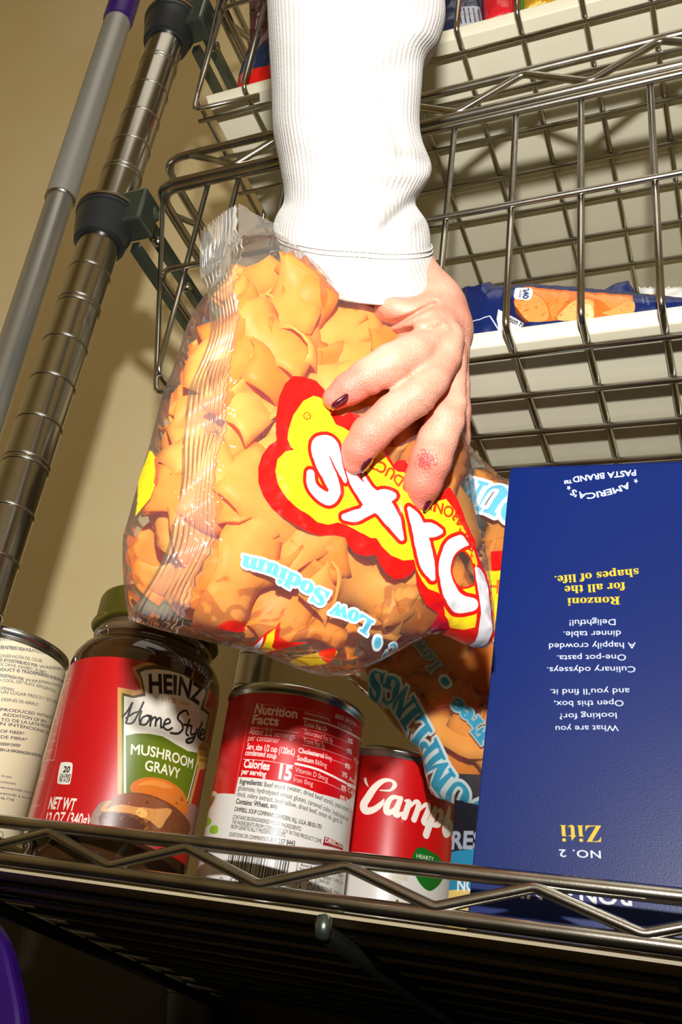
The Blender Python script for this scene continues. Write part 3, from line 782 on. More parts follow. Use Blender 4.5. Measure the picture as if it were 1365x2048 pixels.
S.text('Rinse &', q6([(765, 1450), (850, 1465)]), 5, G, .01); S.text('Insert Lid', q6([(755, 1475), (860, 1492)]), 5, G, .01)
S.text('♻', q6([(718, 1650), (850, 1670)]), 34, G)
S.text('how2recycle', q6([(870, 1690), (890, 1520)]), 6, G)
for s_, a_, b_, c_ in (('Mix 1 can', 940, 1495, 1080), ('water 1 min. Can', 930, 1545, 1080), ('and stir.', 905, 1570, 985), ('STOVE: Heat, stirring', 893, 1632, 1090), ('MICROWAVE', 885, 1680, 1060)):
    S.text(s_, q6([(a_, b_), (c_, b_ + (c_ - a_) * .3)]), 9, G)
# mushroom and parsley bits at the left
S.poly(q6([(85, 890), (130, 890), (120, 960), (60, 1040), (20, 1050), (60, 960)]), (214, 196, 170), 4)
S.poly(q6([(95, 920), (118, 925), (100, 975), (60, 1030), (80, 970)]), (146, 92, 50), 4)
for L_ in ([(50, 1090), (80, 1085), (90, 1120), (55, 1150), (35, 1130)], [(85, 1150), (135, 1145), (135, 1200), (80, 1200)], [(0, 1100), (30, 1120), (20, 1180), (-10, 1180)]):
    S.poly(q6(L_), (126, 186, 26), 3)
m_, _ = print_mat('soup_label', S.cv, .32, coat=.1)
can_body(t, cx, cy, r, ZS, z1); can_rims(t, cx, cy, r, ZS, z1)
vf, uv = S.mesh(); mk('paper_label', vf, m_, t, uvs=uv)

# ------------------------------------------------------------------ script-lettered soup can
cx, cy, r = -.1830, .5630, .0345
z1 = .1790
t = thing('food_can', 'red and white soup can with large white script lettering, set back beside the blue box', 'can', V(cx, cy, ZS))
S = Cyl(cx, cy, r, ZS + .003, z1 - .0045, 11000, (214, 212, 205), 1.55)
def k7(x, y): return (680 + x / 4.2656, 1350 + y / 4.2656)
def q7(L): return [k7(*p) for p in L]
S.poly(q7([(-600, 300), (1500, 300), (1500, 1640), (900, 1610), (700, 1590), (500, 1565), (100, 1510), (-600, 1500)]), (196, 8, 14))
W3 = (238, 228, 216)
S.stroke(q7([(218, 890), (225, 920), (245, 955)]), [3, 2.5, .6], W3, 4)
S.stroke(q7([(345, 985), (430, 985), (470, 940), (440, 903), (370, 905), (300, 960), (245, 1040), (205, 1110), (225, 1160), (290, 1150), (350, 1105), (378, 1060)]), [1.2, 2.5, 4.5, 3.0, 5, 7, 8, 8.5, 7.5, 6.5, 5, 1.2], W3, 6)
S.stroke(q7([(505, 1050), (450, 1045), (405, 1100), (400, 1165), (440, 1170), (500, 1110), (520, 1060)]), [4, 4.5, 6, 6.5, 5, 3.5, 4], W3, 6)
S.stroke(q7([(520, 1055), (480, 1160), (490, 1195), (540, 1175)]), [5, 6.5, 6, 2], W3, 5)
S.stroke(q7([(560, 1075), (590, 1085), (575, 1140), (550, 1215)]), [2.5, 5.5, 6, 6], W3, 5)
S.stroke(q7([(570, 1160), (640, 1085), (672, 1100), (660, 1160), (632, 1235)]), [2, 4, 5.5, 6, 6], W3, 5)
S.stroke(q7([(655, 1180), (725, 1110), (758, 1130), (735, 1200), (715, 1250), (735, 1268), (775, 1230)]), [2, 4, 5.5, 6, 6, 4.5, 1.5], W3, 5)
S.stroke(q7([(815, 1135), (800, 1190), (765, 1280), (735, 1365)]), [4, 6, 6.5, 6.5], W3, 5)
S.stroke(q7([(810, 1170), (860, 1160), (868, 1200), (840, 1270), (800, 1285)]), [2, 4.5, 6, 6, 3.5], W3, 5)
S.stroke(q7([(935, 1140), (915, 1230), (895, 1320), (905, 1355), (940, 1330), (950, 1270), (920, 1260)]), [3, 6, 6.5, 5.5, 5, 4.5, 3], W3, 5)
S.stroke(q7([(955, 1300), (985, 1320), (960, 1400), (985, 1430)]), [4, 5, 4, 3], W3, 5)
S.text("'s", q7([(1000, 1400), (1060, 1440)]), 18, W3)
S.poly(q7([(640, 1500), (700, 1470), (780, 1510), (850, 1560), (890, 1680), (860, 1770), (800, 1830), (750, 1840), (690, 1790), (640, 1700), (615, 1590)]), (16, 104, 28), 4)
S.text('HEARTY', q7([(655, 1560), (800, 1590)]), 8, W3, .01); S.text('HONEST!', q7([(700, 1700), (860, 1740)]), 9, W3, .01)
S.poly(q7([(640, 1500), (760, 1500), (700, 1560)]), (16, 104, 28), 2, 0)
TAN = (190, 170, 120)
for s_, x_, y_, x2 in (('50% LESS SODIUM', 440, 1695, 590), ('LOW IN CHOLESTEROL', 400, 1730, 585), ('PER SERVING', 400, 1762, 520)):
    S.text(s_, q7([(x_, y_), (x2, y_ + 30)]), 7, TAN, .01)
S.poly(q7([(180, 1640), (260, 1650), (250, 1700), (190, 1690)]), (206, 190, 140), 3)
S.stroke(q7([(490, 1930), (478, 1980), (510, 2010), (540, 1990)]), 3, (60, 110, 50), 4)
m_, _ = print_mat('script_soup_label', S.cv, .3, coat=.15)
can_body(t, cx, cy, r, ZS, z1); can_rims(t, cx, cy, r, ZS, z1)
vf, uv = S.mesh(); mk('paper_label', vf, m_, t, uvs=uv)

# ------------------------------------------------------------------ blue pasta box (standing upside down)
o = np.array([-.1106, .445, ZS + .0006])                       # lower left front corner
b = np.array([-.1014, .445, .2945]) - np.array([-.1106, .445, .0775]); Hb = np.linalg.norm(b); b /= Hb
a = np.array([b[2], 0, -b[0]])
Wb, Db = .148, .042
S = Plane(o, a, b, 0, Wb, 0, Hb, 7000, (0, 32, 104))
t = thing('pasta_box', 'navy blue cardboard pasta box standing upside down at the right of the lower shelf', 'box', o + CAM)
YEL = (250, 196, 52); WH = (232, 234, 238)
def k8(x, y): return (665 + x / 1.95, 1050 + y / 1.95)
def q8(L): return [k8(*p) for p in L]
BS = lambda s_: ''.join(chr(0x1D400 + ord(ch) - 65) if 'A' <= ch <= 'Z' else chr(0x1D41A + ord(ch) - 97) if 'a' <= ch <= 'z' else ch for ch in s_)
S.text('PASTA BRAND™', [(1272, 938), (1200, 945), (1127, 955)], 11.5, WH, .03)
S.text("AMERICA'S", [(1257, 963), (1235, 972), (1200, 981), (1170, 985), (1145, 977)], 11.5, WH, .03, n=4)
S.text('★', [(1276, 955), (1266, 957)], 9, WH); S.text('★', [(1141, 969), (1131, 971)], 9, WH)
S.text(BS('shapes of life.'), [(1277, 1136), (1108, 1152)], 16, YEL, .012)
S.text(BS('for all the'), [(1250, 1164), (1128, 1172)], 16, YEL, .012)
S.text(BS('Ronzoni'), [(1240, 1193), (1134, 1196)], 15.5, YEL, .012)
for s_, x0, x1, y_ in (('Delightful!', 1231, 1138, 1238), ('dinner table.', 1242, 1126, 1261), ('A happily crowded', 1272, 1097, 1285), ('One-pot pasta.', 1252, 1113, 1309), ('Culinary odysseys.', 1271, 1093, 1333),
                       ('and you’ll find it.', 1259, 1099, 1377), ('Open this box,', 1247, 1107, 1401), ('looking for?', 1233, 1118, 1426), ('What are you', 1237, 1110, 1451)):
    S.text(s_, [(x0, y_), (x1, y_ + 2)], 12, WH, .008)
S.text(BS('Ziti'), [(1202, 1653), (1119, 1652)], 34, YEL, 0)
S.text('NO. 2', [(1201, 1704), (1117, 1701)], 15, WH, .02, lsp=1.1)
S.text('RONZONI', [(1262, 1782), (1170, 1778), (1040, 1768)], 32, WH, .03)
m_, ti = print_mat('blue_box_print', S.cv, .36, coat=.06, spec=.35, bump=(1400, .12, .0003))
M['box_blue'] = mat('box_card', (0, 32, 104), .38, spec=.35, bump=(1400, .12, .0003))
n_ = np.array([0, 1.0, 0])
c8 = [o + CAM + a * i * Wb + b * j * Hb + n_ * k * Db for i in (0, 1) for j in (0, 1) for k in (0, 1)]
bo = mk('carton', (np.array(c8), [(1, 0, 2, 3), (4, 5, 7, 6), (0, 1, 5, 4), (2, 6, 7, 3), (1, 3, 7, 5), (0, 4, 6, 2)]), M['box_blue'], t, smooth=False)
bevel(bo, .0007, 2)
e = .0002
g = .0006
fr = [o + CAM + a * u_ + b * v_ - n_ * e for u_, v_ in ((g, g), (Wb - g, g), (Wb - g, Hb - g), (g, Hb - g))]
mk('front_panel', (np.array(fr), [(0, 1, 2, 3)]), m_, t, smooth=False, uvs=[(0, 0), (1, 0), (1, 1), (0, 1)])
mk('top_flap', (lambda q: (np.array(q), [(0, 1, 2, 3), (4, 7, 6, 5), (0, 4, 5, 1), (1, 5, 6, 2), (2, 6, 7, 3), (3, 7, 4, 0)]))([o + CAM + a * x + b * (Hb + zz) + n_ * y for zz in (.0002, .0008) for x, y in ((.001, .0005), (Wb - .001, .0005), (Wb - .001, Db * .6), (.001, Db * .6))]), M['box_blue'], t, smooth=False)

# ------------------------------------------------------------------ dark blue pouch behind the box
S = Plane([-.20, .50, .077], [1, 0, 0], [0, 0, 1], 0, .14, 0, .085, 5000, (14, 20, 34))
S.poly([(780, 1730), (1100, 1775), (1100, 1640), (780, 1640)], (12, 18, 30)); S.poly([(780, 1700), (1100, 1700), (1100, 1780), (780, 1780)], (30, 130, 170))
S.text('FRESH', [(878, 1692), (1000, 1704)], 34, (150, 160, 176), .04)
S.poly([(780, 1770), (1100, 1790), (1100, 1950), (780, 1950)], (222, 192, 110))
S.text('NO SALT', [(914, 1781), (1020, 1790)], 24, WH, .03)
m_, _ = print_mat('pouch_print', S.cv, .35, bump=(90, .4, .001))
t = thing('food_pouch', 'dark blue and yellow food package mostly hidden between soup can and blue box', 'package', V(-.125, .51, ZS))
gx, gz = np.meshgrid(np.linspace(.0665, .1410, 18), np.linspace(0, .083, 18))
def pouch_pts(sgn):
    bul = .007 * np.clip(np.sin((gx - .0665) / .0745 * PI), 0, 1) ** .6 * np.clip(np.sin(gz / .083 * PI * .9 + .15), 0, 1)
    return np.stack([gx - .20 + CAM[0], .503 - sgn * bul + CAM[1], gz + ZS + CAM[2]], -1).reshape(-1, 3)
qf = [(i * 18 + j, i * 18 + j + 1, (i + 1) * 18 + j + 1, (i + 1) * 18 + j) for i in range(17) for j in range(17)]
u_, v_ = S.nuv(gx.ravel(), gz.ravel() + ZS - .077)
mk('pouch_front', (pouch_pts(1), qf), m_, t, uvs=np.stack([u_, v_], 1))
mk('pouch_back', (pouch_pts(-.8), [tuple(reversed(f)) for f in qf]), M['box_blue'], t)
# ------------------------------------------------------------------ clear film bags
def film_mat(name, cv=None, haze=.05, rough=.07, bumpd=.0006, bscale=45, tint=(1, 1, 1, 1), fres=.8):
    m = bpy.data.materials.new(name); m.use_nodes = True
    nt = m.node_tree; L = nt.links.new; nt.nodes.clear()
    out = nt.nodes.new('ShaderNodeOutputMaterial')
    tr = nt.nodes.new('ShaderNodeBsdfTransparent'); tr.inputs[0].default_value = tint
    gl = nt.nodes.new('ShaderNodeBsdfGlossy'); gl.inputs['Roughness'].default_value = rough; gl.inputs['Color'].default_value = (1, 1, 1, 1)
    df = nt.nodes.new('ShaderNodeBsdfDiffuse'); df.inputs['Color'].default_value = (.9, .88, .84, 1)
    fr = nt.nodes.new('ShaderNodeFresnel'); fr.inputs['IOR'].default_value = 1.45
    tc = nt.nodes.new('ShaderNodeTexCoord')
    n1 = nt.nodes.new('ShaderNodeTexNoise'); n1.inputs['Scale'].default_value = bscale; n1.inputs['Detail'].default_value = 3; n1.inputs['Distortion'].default_value = 1.2
    bp = nt.nodes.new('ShaderNodeBump'); bp.inputs['Strength'].default_value = .8; bp.inputs['Distance'].default_value = bumpd
    L(tc.outputs['Object'], n1.inputs['Vector']); L(n1.outputs['Fac'], bp.inputs['Height'])
    for s_ in (gl, df): L(bp.outputs['Normal'], s_.inputs['Normal'])
    L(bp.outputs['Normal'], fr.inputs['Normal'])
    m1 = nt.nodes.new('ShaderNodeMixShader'); m1.inputs[0].default_value = haze
    L(tr.outputs[0], m1.inputs[1]); L(df.outputs[0], m1.inputs[2])
    m2 = nt.nodes.new('ShaderNodeMixShader')
    fm = nt.nodes.new('ShaderNodeMath'); fm.operation = 'MULTIPLY'; fm.inputs[1].default_value = fres; fm.use_clamp = True; L(fr.outputs[0], fm.inputs[0]); L(fm.outputs[0], m2.inputs[0]); L(m1.outputs[0], m2.inputs[1]); L(gl.outputs[0], m2.inputs[2])
    last = m2
    if cv is not None:
        t = nt.nodes.new('ShaderNodeTexImage'); t.image = cv.image(name); t.extension = 'EXTEND'
        uv = nt.nodes.new('ShaderNodeUVMap'); uv.uv_map = 'UVMap'; L(uv.outputs['UV'], t.inputs['Vector'])
        pb = nt.nodes.new('ShaderNodeBsdfPrincipled'); pb.inputs['Roughness'].default_value = .22; pb.inputs['Specular IOR Level'].default_value = .5
        L(t.outputs['Color'], pb.inputs['Base Color']); L(bp.outputs['Normal'], pb.inputs['Normal'])
        m3 = nt.nodes.new('ShaderNodeMixShader'); L(t.outputs['Alpha'], m3.inputs[0]); L(m2.outputs[0], m3.inputs[1]); L(pb.outputs[0], m3.inputs[2]); last = m3
    L(last.outputs[0], out.inputs['Surface'])
    return m

def dist_outline(p, poly):
    a = poly; b = np.roll(poly, -1, 0); d = np.full(len(p), 1e9)
    for i in range(len(a)):
        e = b[i] - a[i]; t = np.clip(((p - a[i]) @ e) / (e @ e + 1e-12), 0, 1)
        d = np.minimum(d, np.linalg.norm(p - a[i] - t[:, None] * e, axis=1))
    return d
def inside(p, poly):
    a = poly; b = np.roll(poly, -1, 0); r = np.zeros(len(p), bool)
    for i in range(len(a)):
        c = (a[i, 1] <= p[:, 1]) != (b[i, 1] <= p[:, 1])
        if abs(b[i, 1] - a[i, 1]) > 1e-12:
            r ^= c & (p[:, 0] < a[i, 0] + (p[:, 1] - a[i, 1]) / (b[i, 1] - a[i, 1]) * (b[i, 0] - a[i, 0]))
    return r
def sheet(poly, step):
    """flat triangulated sheet inside the outline (plane coordinates)"""
    pts = []
    for a, b in zip(poly, np.roll(poly, -1, 0)):
        n = max(1, int(np.linalg.norm(b - a) / step))
        for k in range(n): pts.append(a + (b - a) * k / n)
    bd = np.array(pts); lo, hi = bd.min(0), bd.max(0)
    gx, gy = np.meshgrid(np.arange(lo[0], hi[0], step), np.arange(lo[1], hi[1], step * .87))
    gx = gx + (np.arange(gx.shape[0]) % 2)[:, None] * step * .5
    g = np.stack([gx.ravel(), gy.ravel()], 1)
    g = g[inside(g, bd)]; g = g[dist_outline(g, bd) > step * .55]
    allp = np.vstack([bd, g]); nb = len(bd)
    r = delaunay_2d_cdt([Vector(p) for p in allp], [(i, (i + 1) % nb) for i in range(nb)], [], 1, 1e-7)
    return np.array([list(v) for v in r[0]]), [tuple(f) for f in r[2]], bd
def bulge(d, D, H):
    t = np.clip(d / D, 0, 1); return H * np.sqrt(np.maximum(0, 1 - (1 - t) ** 2))
def wrinkle(p, seed, amp, f=90):
    rn = np.random.RandomState(seed); h = np.zeros(len(p))
    for k in range(7):
        th = rn.uniform(0, PI); q = p @ [math.cos(th), math.sin(th)]; q2 = p @ [-math.sin(th), math.cos(th)]
        ph = q * f * rn.uniform(.6, 2.2) + 1.8 * np.sin(q2 * f * rn.uniform(.3, .8) + rn.uniform(0, 6)) + rn.uniform(0, 6)
        h += (1 - np.abs(np.sin(ph))) ** 3 * rn.uniform(.4, 1) * np.clip(np.sin(q2 * 35 + rn.uniform(0, 6)) + .4, 0, 1)
    return h * amp
def to3(S, p, h, nrm):
    return S.o + CAM + p[:, :1] * S.a + p[:, 1:2] * S.b + h[:, None] * nrm

# noodle shapes
def noodle_mesh(seed):
    rn = random.Random(seed); nu, nv = 15, 7
    Ln = rn.uniform(.030, .040); Wn = rn.uniform(.015, .020); tw = rn.uniform(.6, 2.2) * rn.choice([-1, 1]); cu = rn.uniform(-2.2, 2.2); ph = rn.uniform(0, 6); ru = rn.uniform(.0012, .0034)
    vs = []
    for i in range(nu):
        s = i / (nu - 1) - .5; a = cu * s
        cx_ = Ln * (math.sin(a) / cu if abs(cu) > .1 else s); cz_ = Ln * ((1 - math.cos(a)) / cu if abs(cu) > .1 else 0)
        for j in range(nv):
            u = j / (nv - 1) - .5
            wv = Wn * (1 + .12 * math.sin(9 * s + ph)) * u
            th = tw * s + .35 * math.sin(5 * s + ph)
            rz = ru * math.sin(11 * s + ph + (1.8 if u > 0 else 0)) * (2 * abs(u)) ** 1.5 + .0022 * math.cos(u * 4.5)
            y = wv * math.cos(th) - rz * math.sin(th); z = wv * math.sin(th) + rz * math.cos(th)
            vs.append((cx_ - z * math.sin(a) * .8, y, (cz_ + z * math.cos(a))))
    vs = np.array(vs); vs -= vs.mean(0)
    fs = [(i * nv + j, i * nv + j + 1, (i + 1) * nv + j + 1, (i + 1) * nv + j) for i in range(nu - 1) for j in range(nv - 1)]
    return vs, fs
def pasta_mat(name, c1, c2):
    m = bpy.data.materials.new(name); m.use_nodes = True; nt = m.node_tree; L = nt.links.new
    b = nt.nodes['Principled BSDF']; out = nt.nodes['Material Output']
    b.inputs['Roughness'].default_value = .45; b.inputs['Specular IOR Level'].default_value = .25
    tc = nt.nodes.new('ShaderNodeTexCoord'); n = nt.nodes.new('ShaderNodeTexNoise'); n.inputs['Scale'].default_value = 120; n.inputs['Detail'].default_value = 4
    oi = nt.nodes.new('ShaderNodeObjectInfo'); r = nt.nodes.new('ShaderNodeValToRGB')
    r.color_ramp.elements[0].color = srgb(c1); r.color_ramp.elements[1].color = srgb(c2); r.color_ramp.elements[0].position = .3; r.color_ramp.elements[1].position = .8
    ad = nt.nodes.new('ShaderNodeMath'); ad.operation = 'MULTIPLY_ADD'; ad.inputs[1].default_value = .5; ml = nt.nodes.new('ShaderNodeMath'); ml.operation = 'MULTIPLY'; ml.inputs[1].default_value = .55
    L(tc.outputs['Object'], n.inputs['Vector']); L(oi.outputs['Random'], ml.inputs[0]); L(n.outputs['Fac'], ad.inputs[0]); L(ml.outputs[0], ad.inputs[2]); L(ad.outputs[0], r.inputs['Fac'])
    L(r.outputs['Color'], b.inputs['Base Color'])
    t = nt.nodes.new('ShaderNodeBsdfTranslucent'); L(r.outputs['Color'], t.inputs['Color'])
    mx = nt.nodes.new('ShaderNodeMixShader'); mx.inputs[0].default_value = .5
    L(b.outputs[0], mx.inputs[1]); L(t.outputs[0], mx.inputs[2]); L(mx.outputs[0], out.inputs['Surface'])
    return m
M['noodle'] = pasta_mat('egg_noodle', (248, 156, 34), (255, 192, 84))
NOOD = [noodle_mesh(100 + k) for k in range(14)]
def fill_noodles(S, poly, nrm, hf, layers, pitch, seed, label, group, margin=.010, zs=.55, zone=None, size=1.3):
    """one object per noodle, a jittered grid per layer; every noodle is bent to stay inside the film"""
    rn = random.Random(seed); lo, hi = poly.min(0), poly.max(0); cen = poly.mean(0)
    def rot(t, ax):
        return np.array(Matrix.Rotation(t, 3, ax))
    for li, depth in enumerate(layers):
        rows = int((hi[1] - lo[1]) / pitch) + 2; cols = int((hi[0] - lo[0]) / pitch) + 2
        for i in range(rows):
            for j in range(cols):
                p = np.array([lo[0] + (j + .5 * (i % 2) + rn.uniform(-.3, .3) + .37 * li) * pitch, lo[1] + (i + rn.uniform(-.3, .3) + .3 * li) * pitch * .9])
                R_ = rot(rn.uniform(0, 6.28), 'Z') @ rot(rn.uniform(-.6, .6), 'X') @ rot(rn.uniform(-.5, .5), 'Y')
                v0, f0 = NOOD[rn.randrange(len(NOOD))]
                if not inside(p[None], poly)[0]: continue
                hp_ = hf(p[None])[0]
                if li and depth > hp_ * 1.75 - .007: continue
                v = (v0 * size * rn.uniform(.85, 1.12)) @ R_.T
                for k in range(14):
                    q = p + v[:, :2]; d_ = np.where(inside(q, poly), dist_outline(q, poly), -1)
                    if d_.min() > .0025: break
                    p = p + (cen - p) / np.linalg.norm(cen - p) * .0022; v[:, :2] *= .985
                q = p + v[:, :2]; lim = hf(q) - .0012
                h = hf(p[None])[0] - depth - .0012 - .8 * v[:, 2].max() * zs + v[:, 2] * zs
                over = h > lim
                h = np.where(over, lim - .25 * np.minimum(h - lim, .006), h)
                h = np.maximum(h, -.75 * hf(q) + .0015)
                W_ = to3(S, q, h, nrm)
                o_ = mk('egg_noodle', (W_, f0), M['noodle'], loc=W_.mean(0))
                sm = o_.modifiers.new('thickness', 'SOLIDIFY'); sm.thickness = .0010; sm.offset = -1
                zl, zg = zone(p, li) if zone else (label, group)
                o_['label'] = zl; o_['category'] = 'noodle'; o_['group'] = zg

# ------------------------------------------------------------------ held bag
def camrel(px, py, z): return P(px, py, z) - CAM
p0, p1, p2 = camrel(350, 850, .430), camrel(985, 1100, .450), camrel(450, 450, .463)
nB = np.cross(p1 - p0, p2 - p0); nB /= np.linalg.norm(nB)
if nB @ p0 > 0: nB = -nB
aB = RM[0] - nB * (RM[0] @ nB); aB /= np.linalg.norm(aB); bB = np.cross(nB, aB)
if bB @ (-RM[1]) < 0: bB = -bB
S = Plane(p0, aB, bB, -.04, .16, -.13, .11, 7000)
OUT1 = [(432, 562), (450, 505), (480, 478), (545, 472), (600, 510), (650, 555), (700, 590), (760, 604), (820, 640), (870, 700), (912, 800), (928, 880), (945, 1000), (962, 1100), (976, 1190), (982, 1284),
        (945, 1294), (880, 1268), (835, 1284), (762, 1322), (700, 1350), (640, 1350), (590, 1335), (520, 1308), (440, 1290), (380, 1274), (330, 1262), (290, 1250), (262, 1236), (250, 1200),
        (245, 1090), (256, 1040), (284, 940), (302, 880), (325, 790), (345, 740), (375, 650), (402, 600)]
poly = S.uv(smooth_path([list(p) + [0] for p in OUT1], 3, True)[:, :2])
S.lift = .0165 if S.n @ nB > 0 else -.0165
def c2(x, y): return (450 + x / 2.4818, 700 + y / 2.4818)
def q2(L): return [c2(*p) for p in L]
RD, YL, LW = (224, 22, 20), (252, 208, 34), (228, 228, 232)
S.poly(q2([(320, 148), (280, 185), (250, 250), (235, 330), (232, 400), (240, 465), (200, 490), (165, 540), (146, 600), (148, 670), (170, 735), (210, 795), (265, 845), (330, 880), (390, 915), (450, 932), (520, 930), (575, 940),
    (592, 985), (625, 1020), (670, 1035), (725, 1028), (740, 1075), (770, 1120), (820, 1147), (870, 1142), (910, 1115), (925, 1090), (935, 1160), (960, 1215), (1000, 1265), (1050, 1290), (1078, 1300), (1068, 1370), (1105, 1405),
    (1180, 1418), (1250, 1430), (1310, 1480), (1400, 1500), (1360, 1330), (1300, 1100), (1250, 950), (1200, 860), (1150, 760), (1100, 690), (1070, 705), (1030, 740), (960, 720), (900, 640), (888, 590), (865, 562), (830, 563), (812, 585), (760, 480), (700, 470),
    (662, 430), (655, 350), (600, 325), (560, 345), (520, 330), (470, 210), (430, 170), (375, 152)]), RD)
S.poly(q2([(420, 245), (370, 270), (320, 340), (295, 410), (290, 460), (305, 500), (320, 514), (280, 520), (240, 560), (230, 620), (245, 690), (290, 760), (350, 810), (400, 835), (440, 868), (490, 880), (540, 868), (580, 880), (640, 915),
    (700, 945), (727, 945), (750, 985), (800, 1035), (860, 1055), (915, 1050), (935, 1105), (960, 1150), (1000, 1190), (1060, 1210), (1090, 1240), (1120, 1310), (1180, 1365), (1240, 1378), (1292, 1365), (1330, 1340), (1290, 1150), (1235, 1000), (1200, 920),
    (1150, 850), (1110, 795), (1075, 750), (1040, 760), (960, 745), (895, 700), (880, 640), (860, 622), (835, 622), (810, 605), (760, 530), (720, 505), (650, 450), (560, 400), (530, 385), (505, 340), (490, 290), (455, 255)]), YL)
# small red words along the upper edge
S.text('MACARONI PRODUCT', q2([(1262, 1010), (1205, 905), (1150, 822), (1080, 780), (1000, 752), (930, 700), (870, 660), (800, 600), (700, 545)]), 20, (214, 62, 18), .03, n=3)
S.text('®', q2([(415, 352), (392, 318)]), 14, (200, 70, 20), .02)
# big letters, drawn as brush strokes: red under, white over
LET = {
 'S': ([(404, 628), (408, 680), (440, 722), (492, 752), (522, 715), (500, 650), (462, 570), (448, 500), (462, 470), (500, 480), (522, 530), (540, 590), (566, 650), (572, 668)],
       [17, 20, 24, 27, 25, 30, 34, 36, 26, 30, 26, 18, 12, 7]),
 'K1': ([(590, 612), (622, 668), (665, 718), (705, 762), (760, 790), (800, 850), (828, 905), (846, 945)], [12, 24, 33, 40, 42, 36, 22, 13]),
 'K2': ([(572, 842), (620, 838), (664, 820), (700, 790), (760, 745), (806, 738)], [14, 24, 22, 30, 34, 16]),
 'K3': ([(765, 782), (738, 734), (700, 700), (660, 640)], [20, 12, 10, 8]),
 'L1': ([(886, 806), (915, 850), (940, 920), (962, 1000), (985, 1075), (1012, 1135)], [12, 28, 34, 36, 32, 14]),
 'L2': ([(940, 905), (1000, 905), (1046, 910)], [26, 30, 12]),
 'O': ([(1160, 955), (1108, 985), (1080, 1050), (1085, 1130), (1120, 1205), (1175, 1255), (1232, 1262)], [26, 30, 32, 32, 32, 34, 26]),
 'O2': ([(1160, 955), (1200, 965)], [24, 8]),
 'Y': ([(1252, 1092), (1280, 1130), (1300, 1230), (1320, 1330), (1345, 1440)], [14, 32, 32, 30, 26])}
for rnd in (0, 1):
    for k, (pts, rr) in LET.items():
        ex = 17 if rnd == 0 else 0
        S.stroke(q2(pts), [(x * 1.16 + ex) / 2.4818 for x in rr], (214, 30, 22) if rnd == 0 else LW, 5)
hole = smooth_path([list(c2(*p)) + [0] for p in [(1170, 1005), (1128, 1030), (1112, 1085), (1128, 1140), (1165, 1175), (1215, 1170), (1238, 1140), (1215, 1050)]], 4, True)[:, :2]
S.cv.stroke(S.uv(np.vstack([hole, hole[:1]])), 9 / 2.4818 / 4600, (214, 30, 22)); S.cv.poly(S.uv(hole), None)
S.poly(q2([(1240, 990), (1262, 1060), (1248, 1085), (1222, 1010)]), YL)
BL, BO = (104, 196, 228), (226, 240, 244)
S.text(BS('Sodium'), q2([(502, 1215), (400, 1160), (300, 1105), (190, 1062), (70, 1032)]), 29, BL, .03, n=3, out=(BO, 4.2))
S.text(BS('Low'), q2([(735, 1352), (630, 1300), (515, 1262)]), 28, BL, .03, n=3, out=(BO, 4.2))
S.stroke(q2([(770, 1440), (780, 1456)]), 13, BO); S.stroke(q2([(772, 1444), (778, 1454)]), 8.5, BL)
S.text(BS('C'), q2([(912, 1470), (852, 1445)]), 26, BL, .03, out=(BO, 4))
S.lift *= .2
# wrapped-over prints at the left and lower edges, then painted film haze
S.poly([(301, 898), (292, 925), (281, 955), (272, 1015), (268, 1035), (292, 1005), (303, 975), (307, 930)], YL); S.stroke([(306, 925), (306, 950), (302, 975)], 2.5, (224, 90, 60))
S.poly([(425, 1258), (445, 1247), (470, 1252), (478, 1266), (455, 1268)], RD, 3, .8)
S.poly([(492, 1302), (510, 1278), (520, 1268), (532, 1262), (540, 1250), (543, 1278), (560, 1290), (600, 1290), (560, 1300), (520, 1312)], RD, alpha=.85); S.poly([(498, 1304), (515, 1277), (518, 1305)], LW); S.poly([(519, 1306), (521, 1274), (534, 1262), (536, 1296), (546, 1302)], YL)
S.poly([(582, 1320), (640, 1306), (655, 1310), (640, 1330), (600, 1332)], YL, 3, .7); S.poly([(620, 1310), (648, 1302), (652, 1322), (640, 1328)], RD, 3, .8)
for k in range(26):  # brown haze of the film drawn as thin see-through streaks
    a_ = random.Random(k + 50); x_ = a_.uniform(400, 760); y_ = 1275 + (x_ - 400) * .2 + a_.uniform(-10, 14)
    S.stroke([(x_, y_), (x_ + a_.uniform(12, 50), y_ + a_.uniform(-6, 12)), (x_ + a_.uniform(40, 80), y_ + a_.uniform(-2, 18))], a_.uniform(.5, 1.6), a_.choice([(190, 90, 50), (236, 180, 120), (150, 70, 40)]), 3, alpha=.4)
S.lift = 0.0
HF, HBK = .021, .015
cen = S.uv([(640, 980)])[0]
def h_front(p):
    d = dist_outline(p, poly)
    return bulge(d, .040, HF)
pts2, tris, bd = sheet(poly, .0013)
d = dist_outline(pts2, bd)
edge = np.clip(d / .006, 0, 1)
wr = wrinkle(pts2, 5, .0010, 70) + wrinkle(pts2, 9, .0004, 260)
# folds that run out of the seal at the left and along the bottom
sl_ = S.uv([(400, 900)])[0]
wr += .0012 * np.exp(-((pts2[:, 0] - sl_[0]) / .018) ** 2) * (1 - np.abs(np.sin(pts2[:, 1] * 230 + 6 * np.sin(pts2[:, 0] * 70)))) ** 2
wr += .0014 * np.exp(-(d / .011) ** 2) * (1 - np.abs(np.sin((pts2[:, 0] * .6 + pts2[:, 1]) * 420 + 3 * np.sin(pts2[:, 0] * 90)))) ** 2
hf = bulge(d, .040, HF) + wr * edge
hb = -bulge(d, .030, HBK) - wr * edge * .8
u_, v_ = S.nuv(pts2[:, 0], pts2[:, 1]); uv = np.stack([u_, v_], 1)
bag = thing('noodle_bag', 'clear plastic bag of egg noodles with red and yellow lettering held up in the hand', 'bag', P(600, 950, .47))
M['film1'] = film_mat('film_print', S.cv, .035, .07, .0009, 38, fres=.55)
